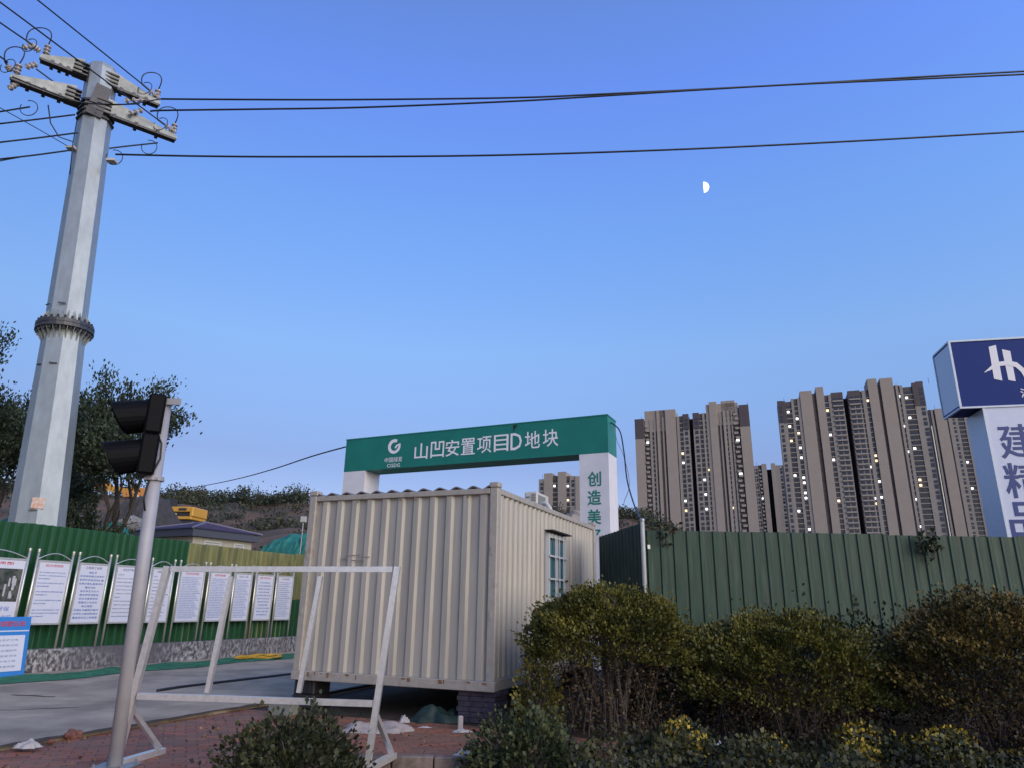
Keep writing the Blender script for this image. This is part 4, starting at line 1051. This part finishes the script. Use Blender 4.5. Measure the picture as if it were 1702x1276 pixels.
# ================================================================== CLIPPED SHRUBS AND PLANTING
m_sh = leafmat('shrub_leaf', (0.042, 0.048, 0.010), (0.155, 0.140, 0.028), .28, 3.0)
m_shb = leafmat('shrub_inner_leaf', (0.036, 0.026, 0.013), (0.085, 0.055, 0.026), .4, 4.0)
m_stem = mat('shrub_stem', (0.11, 0.085, 0.075), .9, var=.3, scale=8)
def clipped(label, c, rx, ry, ztop, zlow, seed, n=15000, lf=.05, m=None, ninner=3500):
    rg = np.random.default_rng(seed); r = random.Random(seed)
    t = thing('clipped_shrub', label, 'shrub', (c[0], c[1], 0), 0, 'clipped shrubs in front of the right fence')
    lob = [(rg.normal()*.45, rg.normal()*.4, rg.random()) for _ in range(9)]
    u = rg.normal(size=(n, 3)); u /= np.linalg.norm(u, axis=1)[:, None]; u[:, 2] = np.where(u[:, 2] < -.25, -u[:, 2], u[:, 2])
    ph = np.arctan2(u[:, 1], u[:, 0])
    lump = 1+.06*np.sin(3*ph+seed)+.05*np.sin(5*ph+2*seed)+.07*np.sin(9*ph+3*u[:, 2]*6+seed)+.06*np.sin(13*u[:, 2]+4*ph)
    rr = (1-np.abs(rg.normal(size=n))*.13)*lump
    spr = (rg.random(n) < .05) | (np.sin(ph*23+seed)*np.sin(u[:, 2]*31+ph*5) > .86); rr = np.where(spr, rr*(1+.16*rg.random(n)), rr)
    h = ztop-zlow
    P = np.stack([u[:, 0]*rr*rx, u[:, 1]*rr*ry, zlow+h*.22+u[:, 2]*rr*h*.78], 1)
    # holes so the dark inside shows
    keep = (np.sin(P[:, 0]*9+seed)*np.sin(P[:, 1]*8+1)*np.sin(P[:, 2]*11+2*seed)) > -.55
    P = P[keep]
    nd = np.stack([u[:, 0], u[:, 1], u[:, 2]*.8+.3], 1)[keep]
    leaves('crown', P, lf, rg, m or m_sh, t, aspect=.36, up=.3, dirs=nd)
    b = MB()
    for k in range(16):
        a = 2*PI*r.random(); q0 = Vector((math.cos(a)*rx*.28*r.random(), math.sin(a)*ry*.28*r.random(), 0)); a2 = a+r.gauss(0, .5)
        f = .35+.5*r.random(); q2 = Vector((math.cos(a2)*rx*f, math.sin(a2)*ry*f, zlow+h*(.35+.35*r.random()))); q1 = q0.lerp(q2, .5)+Vector((r.gauss(0, .05), r.gauss(0, .05), .1))
        b.tube([q0, q1, q2], [.028, .02, .012], 6)
        for j in range(5):
            s0 = q1.lerp(q2, r.random()); b.tube([s0, s0+Vector((r.gauss(0, .18), r.gauss(0, .18), .22+.2*r.random()))], [.009, .004], 4)
    for k in range(60):       # fine dead twigs low down
        a = 2*PI*r.random(); f = r.random()**.6; q0 = Vector((math.cos(a)*rx*.75*f, math.sin(a)*ry*.75*f, .02)); b.tube([q0, q0+Vector((r.gauss(0, .12), r.gauss(0, .12), .35+.5*r.random()))], [.006, .003], 4)
    b.build('stems', m_stem, t)
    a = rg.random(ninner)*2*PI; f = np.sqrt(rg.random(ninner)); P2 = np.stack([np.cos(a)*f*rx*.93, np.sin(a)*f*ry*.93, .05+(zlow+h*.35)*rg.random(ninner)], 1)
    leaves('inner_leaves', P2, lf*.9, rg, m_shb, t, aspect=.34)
    return t
clipped('leftmost large clipped shrub with bare stems beside the container and white pole', (1.22, 9.05), 1.0, .85, 1.60, .74, 3, 30000, .038, ninner=7000)
clipped('middle and lowest of the three large clipped shrubs in front of the right fence', (3.28, 8.75), 1.16, .9, 1.33, .36, 5, 32000, .038, ninner=9000)
clipped('largest brownish clipped shrub at the right edge of the picture', (5.45, 8.15), 1.30, 1.0, 1.56, .44, 8, 36000, .038, ninner=10000, m=leafmat('shrub_leaf_brown', (.036, .032, .009), (.155, .108, .028), .28, 3.0))
def lowshrub(name, label, c, rx, ry, hgt, seed, n, m, lf=.045):
    rg = np.random.default_rng(seed); r = random.Random(seed); t = thing(name, label, 'shrub', c)
    u = rg.normal(size=(n, 3)); u /= np.linalg.norm(u, axis=1)[:, None]; u[:, 2] = np.abs(u[:, 2])
    ph = np.arctan2(u[:, 1], u[:, 0]); rr = (1-np.abs(rg.normal(size=n))*.2)*(1+.17*np.sin(3*ph+seed)+.10*np.sin(7*ph+5*u[:, 2])+.07*np.sin(13*ph-7*u[:, 2]+seed)); rr = np.where((np.sin(ph*17+seed)*np.sin(u[:, 2]*23) > .72), rr*(1.05+.22*rg.random(n)), rr)
    P = np.stack([u[:, 0]*rr*rx, u[:, 1]*rr*ry, .03+u[:, 2]*rr*hgt], 1)
    leaves('foliage', P, lf, rg, m, t, aspect=.36, dirs=u*1.0)
    b = MB()
    for k in range(22): a = 2*PI*r.random(); f = .3+.6*r.random(); b.tube([(0, 0, -.02), (math.cos(a)*rx*f*.5, math.sin(a)*ry*f*.5, hgt*.4), (math.cos(a)*rx*f, math.sin(a)*ry*f, hgt*(.5+.4*r.random()))], [.012, .008, .004], 4)
    b.build('stems', m_stem, t); return t
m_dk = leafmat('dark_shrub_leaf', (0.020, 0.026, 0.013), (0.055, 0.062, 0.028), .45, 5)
lowshrub('low_shrub', 'small dark rounded shrub in front of the empty steel frame', (-1.74, 6.45, -.12), .58, .5, .54, 41, 5600, m_dk)
lowshrub('low_shrub', 'low green shrub at the kerb end below the near corner of the container', (.18, 7.0, -.12), .50, .42, .52, 43, 4200, leafmat('green_shrub_leaf', (.026, .040, .018), (.07, .085, .035), .4, 5))
lowshrub('low_shrub', 'yellowish green sprig shrub between the brick stack and the leftmost large shrub', (.36, 8.75, 0), .26, .3, .85, 47, 1800, m_sh)
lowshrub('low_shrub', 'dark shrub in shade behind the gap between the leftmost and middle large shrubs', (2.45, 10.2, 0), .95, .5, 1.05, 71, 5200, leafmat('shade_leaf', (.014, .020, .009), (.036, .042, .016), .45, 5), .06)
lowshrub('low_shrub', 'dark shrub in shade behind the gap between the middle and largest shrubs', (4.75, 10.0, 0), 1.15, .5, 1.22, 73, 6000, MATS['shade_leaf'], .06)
# ground cover in the bed: uncountable leaves, with yellow patches
def cover(n, x0, x1, y0, y1, seed, mtl, name, label, hfun, lf=.05, keepf=None):
    rg = np.random.default_rng(seed); x = x0+(x1-x0)*rg.random(n); y = y0+(y1-y0)*rg.random(n); hh = hfun(x, y); z = -.13+hh*rg.random(n)**.6
    P = np.stack([x, y, z], 1)
    if keepf is not None: P = P[keepf(x, y, z)]
    return tag(leaves(name, P, lf, rg, mtl, aspect=.36, up=.5), label, 'ground cover', kind='stuff')
hf_ = lambda x, y: .32+.10*np.sin(x*3.1+y*2)+.07*np.sin(x*7.3-y*4)
cover(24000, .55, 9.5, 6.1, 7.85, 51, leafmat('cover_leaf', (.024, .030, .012), (.070, .068, .026), .45, 4), 'ground_cover', 'low dark leafy ground cover along the front of the planting bed', hf_)
pat = lambda x, y, z: (np.sin(x*7.9+.6)+np.sin(x*13.1+y*9+1.3)+.6*np.sin(x*2.1) > .95) & (z > .02)
cover(11000, 1.25, 5.4, 7.0, 7.7, 52, leafmat('yellow_leaf', (.22, .155, .015), (.42, .30, .04), .35, 6), 'yellow_ground_cover', 'patches of yellow leaved ground cover below the middle shrub', lambda x, y: hf_(x, y)+.03, .042, pat)
# litter leaves / ivy at the foot of the right fence
rg = np.random.default_rng(61)
P = np.stack([2.2+8*rg.random(5000), 11.0+.28*rg.random(5000), 1.3*rg.random(5000)**1.6], 1); P = P[(np.sin(P[:, 0]*2.2)+np.sin(P[:, 0]*5.3+1)) > P[:, 2]*2.0-.7]
tag(leaves('weeds', P, .08, rg, m_dk, aspect=.36), 'dark weeds growing up the foot of the right fence', 'weeds', kind='stuff')
cl = []
for (px, py, n_) in ((1545, 905, 140), (1104, 884, 60), (1590, 960, 60)):
    q = np.array(ony(px, py, 11.30)); cl.append(q+rg.normal(size=(n_, 3))*np.array([.10, .03, .09]))
tag(leaves('climber', cl[0], .08, rg, m_dk, aspect=.36), 'dark tuft of climber hanging at the top of the right fence under the sign', 'climber', kind='stuff')
tag(leaves('climber', cl[1], .07, rg, m_shb, aspect=.3), 'dry brown climber tuft on the fence top beside the white pole', 'climber', kind='stuff')

# ================================================================== APARTMENT TOWERS
m_tw = mat('tower_beige', (0.30, 0.262, 0.232), .85, var=.06, scale=.08)
m_tw2 = mat('tower_grey', (0.265, 0.242, 0.222), .85, var=.08, scale=.08)
m_tb_ = mat('tower_brown', (0.105, 0.080, 0.071), .8, var=.1, scale=.1)
m_td = mat('tower_dark', (0.082, 0.073, 0.071), .8, var=.2, scale=.2)
m_tc = mat('tower_cladding', (0.072, 0.058, 0.066), .7, var=.08, scale=.1)
m_tg = mat('tower_gap', (0.018, 0.017, 0.020), .9)
m_twin = mat('tower_window', (0.036, 0.034, 0.038), .15, spec=.7)
m_tbal = mat('tower_balcony', (0.30, 0.27, 0.25), .8)
m_litw = [mat('lit_window_warm', (1.0, .80, .52), .5, emit=.9), mat('lit_window_white', (.92, .96, 1.0), .5, emit=1.05), mat('lit_window_yellow', (1.0, .74, .38), .5, emit=.9)]
FLR = 3.0
def tower(label, P, rz, yrow, cols, zbase=13.0, depth=15.0, nlit=24, seed=0, blocks=(), group='apartment towers on the far slope', lit_cols=None, parts=True):
    f = Frame(Vector((P.x, P.y, 0)), rz); r = random.Random(seed)
    t = thing('apartment_tower', label, 'tower', (P.x, P.y, zbase), rz, group)
    wins, bals, lits = [], [], []
    wall, wall2, dark, gap, clad, brown = MB(), MB(), MB(), MB(), MB(), MB()
    for c in cols:
        px0, px1, pyt, ty = c[:4]; cl = c[4] if len(c) > 4 else None
        u0, u1 = f.hit(px0, yrow)[0], f.hit(px1, yrow)[0]; zt = f.hit(px0, pyt)[1]-zbase
        v0 = {'p': 0, 'q': .5, 'd': 1.3, 'n': 1.0, 'g': 7.0, 'w': .55, 'l': 1.0, 'b': 1.3}[ty]; v0 += r.uniform(0, .04)
        tgt = {'p': wall, 'q': wall2, 'd': brown, 'n': dark, 'g': gap, 'w': wall2, 'l': dark, 'b': dark}[ty]
        tgt.box(u0+.004, u1-.004, v0, depth, 0, zt)
        wd = u1-u0
        if cl: 
            zc = f.hit(px0, cl)[1]-zbase; MB().box(u0-.02, u1+.02, v0-.15, v0-.003, zc, zt+.05).box(u0-.02, u1+.02, v0-.15, v0+2.0, zt+.049, zt+.8).build('top_cladding', m_tc, t)
        nfl = int((zt-2)/FLR)
        for k in range(nfl):
            z = zt-2-(k+1)*FLR+.9
            if z < 20: continue
            if ty == 'w':
                for s in ((.30, .80),) if wd < 4 else ((.10, .44), (.56, .90)):
                    wins.append((u0+wd*s[0], u0+wd*s[1], v0-.06 - (.15 if cl else 0), z, z+(2.3 if k % 2 else 1.5)))
                if wd > 5: bals.append((u0+.3, u1-.3, v0-.9, v0-.02, z-.95, z-.15))
            elif ty == 'l':
                nn = max(1, int(wd/3.0))
                for q in range(nn):
                    a = u0+wd*(q+.15)/nn; e_ = u0+wd*(q+.80)/nn
                    lit_ = r.random() < nlit/150.0
                    (lits if lit_ else wins).append((a, min(e_, a+1.35) if lit_ else e_, v0-.08, z, z+(1.25 if lit_ else 1.5)))
                wall2.box(u0+.01, u1-.01, v0-.4, v0-.003, z-.9, z-.35)
            elif ty == 'b':
                sh = wd*.16*(1 if k % 2 else -1)
                bals.append((u0+wd*.22+sh*.6, u1-wd*.22+sh*.6, v0-1.5, v0-.01, z-1.0, z+.35))
                if r.random() < nlit/280.0: lits.append((u0+wd*.3, u0+wd*.75, v0-.12, z+.45, z+1.8))
            elif ty == 'd' and wd > 2.2 and k % 2 == 0:
                dark.box(u0+wd*.1, u1-wd*.1, v0-.3, v0-.003, z-.6, z+.1)
    for (px0, px1, pyt, ty) in blocks:
        u0, u1 = f.hit(px0, yrow)[0], f.hit(px1, yrow)[0]; zt = f.hit((px0+px1)/2, pyt)[1]-zbase
        wall.box(u0, u1, .8, depth-.5, zt-14, zt)
    wall.build('wall', m_tw, t)
    for b_, nm, mm in ((wall2, 'pier', m_tw2), (dark, 'recess', m_td), (gap, 'light_well', m_tg), (brown, 'brown_strip', m_tb_)):
        if b_.v: b_.build(nm, mm, t)
    def emit_(items, nm, mfun, dep):
        items = sorted(items, key=lambda q: -q[-1])[:]
        keep_, rest = (items[:100], items[100:]) if len(items) > 100 else (items, [])
        for k, q in enumerate(keep_):
            b = MB(); b.box(q[0], q[1], q[2], q[2]+dep if len(q) == 5 else q[3], q[-2], q[-1]); b.build(nm, mfun(k), t)
        if rest:
            b = MB()
            for q in rest: b.box(q[0], q[1], q[2], q[2]+dep if len(q) == 5 else q[3], q[-2], q[-1])
            o = b.build(nm, mfun(0), t); o['kind'] = 'stuff'
    emit_(wins, 'window', lambda k: m_twin, .055)
    emit_(bals, 'balcony', lambda k: m_tbal, 0)
    emit_(lits, 'lit_window', lambda k: m_litw[(1, 1, 0, 1, 2, 1, 1)[k % 7]], .07)
    # roof mast and parapet bits
    b = MB()
    for (px, pyt) in (((cols[0][0]+cols[0][1])/2, cols[0][2]), ((cols[-1][0]+cols[-1][1])/2, cols[-1][2])):
        u, z = f.hit(px, pyt); b.tube([(u, 3, z-zbase), (u, 3, z-zbase+3.5)], .10, 5)
    b.build('mast', m_td, t)
    return t
TRZ = rad(-20)
A = lambda v: 1040+v/5.104
P1 = ony(A(87), 757.5, 442)
c1 = [(A(87), A(165), 698, 'p', 729), (A(165), A(212), 697, 'b'), (A(212), A(232), 697, 'q'), (A(232), A(248), 697, 'l'), (A(248), A(262), 697, 'q'), (A(262), A(276), 696, 'n'), (A(276), A(300), 681, 'p'),
      (A(300), A(322), 694, 'd'), (A(322), A(336), 692, 'q'), (A(336), A(352), 692, 'd'), (A(352), A(440), 680, 'p'), (A(440), A(448), 691, 'n'), (A(448), A(470), 691, 'q'), (A(470), A(500), 690, 'l'),
      (A(500), A(552), 689, 'w', 713), (A(552), A(588), 691, 'g'), (A(588), A(642), 687, 'w', 712), (A(642), A(672), 686, 'l'), (A(672), A(690), 685, 'q'), (A(690), A(705), 685, 'l'), (A(705), A(735), 684, 'q'), (A(735), A(800), 667, 'p'),
      (A(800), A(818), 686, 'n'), (A(818), A(832), 684, 'q'), (A(832), A(850), 684, 'd'), (A(850), A(872), 682, 'p'), (A(872), A(884), 682, 'l'), (A(884), A(906), 681, 'q'), (A(906), A(918), 681, 'n'), (A(918), A(930), 680, 'q'), (A(930), A(992), 676, 'b'), (A(992), A(1078), 674, 'p', 708)]
tower('tall twin beige apartment tower with dark top corners, left of the gap in the estate', P1, TRZ, 757.5, c1, seed=3, nlit=13,
      blocks=((A(172), A(345), 681, 'p'), (A(300), A(352), 680, 'p'), (A(706), A(985), 669, 'p'), (A(840), A(960), 664, 'p')))
B_ = lambda v: 1280+v/4.555
C_ = lambda v: 1430+v/4.4
P2 = ony(B_(88), 742, 410)
c2 = [(B_(88), B_(128), 667, 'w', 702), (B_(128), B_(150), 667, 'q', 702), (B_(150), B_(196), 666, 'l'), (B_(196), B_(216), 661, 'q'), (B_(216), B_(244), 661, 'l'), (B_(244), B_(270), 660, 'q'), (B_(270), B_(364), 649, 'p'), (B_(364), B_(396), 652, 'd'), (B_(396), B_(456), 642, 'p'),
      (B_(456), B_(488), 655, 'l'), (B_(488), B_(512), 654, 'q'), (B_(512), B_(602), 653, 'w', 677), (B_(602), B_(642), 656, 'g'), (B_(642), B_(738), 650, 'w', 673), (B_(738), B_(752), 648, 'l'), (B_(752), B_(780), 647, 'q'), (B_(780), B_(806), 646, 'l'), (B_(806), C_(190), 629, 'p'),
      (C_(190), C_(214), 640, 'd'), (C_(214), C_(310), 628, 'p'), (C_(310), C_(326), 638, 'n'), (C_(326), C_(344), 637, 'q'), (C_(344), C_(356), 638, 'l'), (C_(356), C_(378), 638, 'q'), (C_(378), C_(452), 641, 'l'), (C_(452), C_(482), 637, 'q', 673), (C_(482), C_(536), 635, 'w', 673)]
t2 = tower('widest and tallest beige apartment tower with many lit windows and a pale right corner', P2, TRZ, 742, c2, seed=9, nlit=22)
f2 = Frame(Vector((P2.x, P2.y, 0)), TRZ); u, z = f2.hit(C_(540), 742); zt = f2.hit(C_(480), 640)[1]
MB().box(f2.hit(C_(538), 736)[0], f2.hit(C_(544), 736)[0], -.6, 14, 0, zt-13-24).build('painted_glow_edge', mat('painted_glow_pale', (.85, .80, .62), .6), t2)  # pale fin: sunset glow on the side wall put into shape and colour
P3 = ony(C_(536), 742, 475)
c3 = [(C_(545), C_(560), 679, 'n'), (C_(560), C_(575), 679, 'q'), (C_(575), C_(588), 679, 'd'), (C_(588), C_(668), 678, 'p'), (C_(668), C_(680), 690, 'n'), (C_(680), C_(700), 690, 'q'), (C_(700), C_(738), 688, 'w'), (C_(738), C_(750), 688, 'q'), (C_(750), C_(800), 688, 'l'), (C_(800), C_(850), 684, 'q'), (C_(850), C_(930), 676, 'p'), (C_(930), C_(1000), 676, 'w')]
tower('beige apartment tower partly hidden behind the blue sign gate', P3, TRZ, 742, c3, seed=15, nlit=34)
P4 = ony(1256, 800, 560)
c4 = [(1253, 1262, 773, 'w'), (1262, 1268, 772, 'b'), (1268, 1276.5, 770, 'p'), (1276.5, 1284, 777, 'g'), (1284, 1291, 769, 'p'), (1291, 1296, 772, 'q'), (1296, 1304, 772, 'w'), (1304, 1320, 772, 'p')]
tower('lower far grey tower seen in the gap between the two big towers', P4, TRZ, 800, c4, seed=21, nlit=5)
P5 = ony(895, 820, 452)
K = lambda v: 780+v/5.673
c5 = [(K(652), K(704), 795.5, 'w'), (K(704), K(782), 786, 'p'), (K(782), K(834), 790, 'l'), (K(834), K(912), 783.5, 'p'), (K(912), K(945), 790, 'l'), (K(945), K(1000), 790, 'w'), (K(1000), K(1075), 790.5, 'p'), (K(1075), K(1150), 791, 'w')]
tower('small far beige block on the hill framed under the gate beam', P5, TRZ, 820, c5, zbase=40.0, seed=27, nlit=20, group='apartment towers on the far slope')
for k, (px0, px1, pt) in enumerate(((925, 936, 850), (938, 948, 853))):
    p = ony(px0, 875, 330); p1_ = ony(px1, 875, 330); zt = ony(px0, pt, 330).z
    h = thing('hill_house', ('pale low house below the far block on the hill, the left one of the two', 'pale low house with a lit window below the far block on the hill')[k], 'house', p, 0)
    wd = p1_.x-p.x; ht = zt-p.z
    MB().box(0, wd, 0, 8, -6, ht-.8).build('wall', m_tw, h); MB().prism([(-.3, ht-.79), (wd+.3, ht-.79), (wd/2, ht+.9)], -.3, 8.3).build('roof', m_tb_, h)
    if k == 1: MB().box(wd*.35, wd*.65, -.05, 0, ht-3.2, ht-1.6).build('lit_window', m_litw[2], h)

# ================================================================== MOON
mm_ = mat('moonlight', (1.0, .98, .92), .9, emit=1.0)
mp_ = ony(1169.5, 312, 3000.0); mr_ = 8.4*3000/1155*1.2
b = MB(); vd = (CAMP-mp_).normalized(); rt = vd.cross(Vector((0, 0, 1))).normalized()*-1; upv = rt.cross(vd)*1
if upv.z < 0: upv = -upv
# the sunlit half of the globe: a half shell turned to the low sun at the right
n1, n2 = 18, 18; sgn = 1 if _R.dot(rt) > 0 else -1
for j in range(n2+1):
    for i in range(n1+1):
        la = -PI/2+PI*j/n2; lo = -PI/2+PI*i/n1
        d = rt*sgn*math.cos(la)*math.cos(lo) + vd*math.cos(la)*math.sin(lo) + upv*math.sin(la); b.v.append(tuple(d*mr_))
for j in range(n2):
    for i in range(n1): k = j*(n1+1)+i; b.f.append((k, k+1, k+n1+2, k+n1+1))
tag(b.build('moon', mm_, loc=mp_, smooth=True), 'pale half moon lit on its right side in the blue sky', 'moon')

# ================================================================== SMALL THINGS ON THE GROUND
m_white = mat('white_plastic', (.40, .37, .36), .6, var=.15, scale=12)
def crumple(name, label, cat, p, rx, ry, h, seed, m, rz=0.0, nx=26, ny=14):
    r = random.Random(seed); b = MB(); ph = [r.random()*6 for _ in range(6)]
    for j in range(ny+1):
        for i in range(nx+1):
            u, v = -1+2*i/nx, -1+2*j/ny; q = max(0, 1-(u*u)**1.2)*max(0, 1-(v*v)**1.2)
            e = .86+.16*math.sin(3*math.atan2(v, u)+ph[0])+.08*math.sin(7*math.atan2(v, u)+ph[1])
            z = h*q**.5*(.62+.20*math.sin(4*u+ph[2]+2*v)+.16*math.sin(5*v+ph[3]-3*u)+.10*math.sin(9*u+6*v+ph[4]))+.004*r.random()*q
            b.v.append((u*rx*e, v*ry*e, max(.004, z)))
    for j in range(ny):
        for i in range(nx): k = j*(nx+1)+i; b.f.append((k, k+1, k+nx+2, k+nx+1))
    o = b.build(name, m, loc=p, smooth=True); o.rotation_euler = (0, 0, rz); return tag(o, label, cat)
crumple('white_sheet', 'crumpled dirty white sheet lying on the red paving before the container', 'sheet', onz(622, 1214), .42, .22, .12, 1, mat('dirty_white_cloth', (.34, .29, .27), .8, var=.2, scale=8, bump=.2), rad(-8))
crumple('plastic_bag', 'crumpled white plastic bag at the road edge lower left', 'bag', onz(44, 1242, .03), .13, .07, .08, 2, m_white)
crumple('plastic_bag', 'small white scrap of plastic in the shadow under the container', 'litter', onz(672, 1200), .07, .05, .09, 3, m_white)
crumple('paper_scrap', 'white paper scrap in front of the brick stack', 'litter', onz(768, 1216), .12, .06, .04, 4, m_white)
crumple('paper_scrap', 'flat white scrap lying right of the crumpled white sheet', 'litter', onz(706, 1209), .09, .03, .02, 8, m_white)
crumple('paper_scrap', 'white scrap caught in the yellow ground cover below the middle shrub', 'litter', onz(1188, 1237, .16), .06, .05, .06, 5, m_white)
crumple('paper_scrap', 'pale scrap half hidden at the low green shrub by the kerb', 'litter', onz(770, 1256), .10, .07, .07, 9, m_white)
crumple('tarpaulin', 'dark green bundled tarpaulin in the shadow below the container', 'tarpaulin', onz(728, 1197), .36, .25, .20, 6, mat('dark_tarp', (.012, .030, .024), .6), .2)
MB_ = MB().box(-.03, .03, -.03, .03, 0, .15, bev=.01); tag(MB_.build('bottle', m_white, loc=onz(765, 1212)), 'small upright white bottle by the brick stack', 'bottle')
mbk = mat('broken_brick', (.19, .075, .05), .9, var=.3, scale=9)
for k, (px, py, s) in enumerate(((112, 1224, .055), (121, 1221, .075), (130, 1220, .05), (84, 1233, .04))):
    rock(onz(px, py, .03), s, mbk, 'broken red brick piece on the edge of the driveway near the white bag', 40+k, 'broken bricks on the driveway edge', 'broken_brick')
for k, (px, py, s) in enumerate(((878, 1203, .05), (905, 1200, .045), (920, 1204, .04))):
    rock(onz(px, py), s, mat('pale_stone', (.36, .30, .28), .9, var=.2), 'pale stone on the soil under the leftmost large shrub', 60+k, 'stones beside the container corner')
rg = np.random.default_rng(77); n_ = 900
lx = -7+8.2*rg.random(n_); ly = 5.2+4.6*rg.random(n_); ok = (lx > -5.75+.43*(ly-5.3)-.25) & ~((lx > -2.3) & (ly < 7.5)) & (ly < 9.0-.37*lx)
dd_ = rg.normal(size=(n_, 3)); dd_[:, 2] *= .15
tag(leaves('leaf_litter', np.stack([lx, ly, np.full(n_, .006)], 1)[ok], .035, rg, mat('dead_leaf', (.20, .11, .045), .8, island=.6), aspect=.4, up=.05, dirs=dd_[ok]), 'scattered dead leaves and chips over the red paving', 'leaf litter', kind='stuff')
# green netting strip along the foot of the wall
m_gs = mat('green_strip', (0.012, 0.125, 0.055), .8, col2=(.03, .18, .09), scale=5, var=.3, bump=.5)
b = MB(); pr = None; r = random.Random(2)
for k in range(90):
    s = -3+12.5*k/89; i0_ = .45+.10*math.sin(s*1.7)+.05*r.random(); i1_ = 1.5+.10*math.sin(s*2.3+1)+.05*r.random()
    row = [wf.world(s, -(i0_+(i1_-i0_)*j/6), .045+.035*max(0, math.sin(s*4+j*1.3))*(0 < j < 6)+.02*r.random()*(0 < j < 6)) for j in range(7)]
    if pr:
        for j in range(6): b.quad(pr[j], row[j], row[j+1], pr[j+1])
    pr = row
tag(b.build('netting_strip', m_gs, smooth=True), 'long strip of rumpled green netting lying along the foot of the low wall', 'netting')
# yellow hose heaped near the container
r = random.Random(12); pts = []
for k in range(34):
    px = 384+84*abs(math.sin(k*.43+.2))+r.uniform(-3, 3); q = onz(px, 1091+r.uniform(-4, 3)-.02*(px-384), .07+.05*r.random()); pts.append(q)
cable('hose', pts, .014, 'tangled yellow hose lying on the green strip left of the container', 'hose', m=mat('hose_yellow', (.62, .34, .02), .5))
cable('hose', [onz(262, 1147, .05), onz(300, 1141, .05), onz(350, 1135, .05), onz(410, 1128, .05), onz(486, 1119, .05), onz(560, 1110, .05)], .026, 'black hose lying straight across the concrete driveway', 'hose')
cable('hose', [onz(470, 1163, .05), onz(505, 1159, .05), onz(540, 1152, .05), onz(585, 1143, .05), onz(640, 1133, .05)], .026, 'black hose running under the front of the container', 'hose')
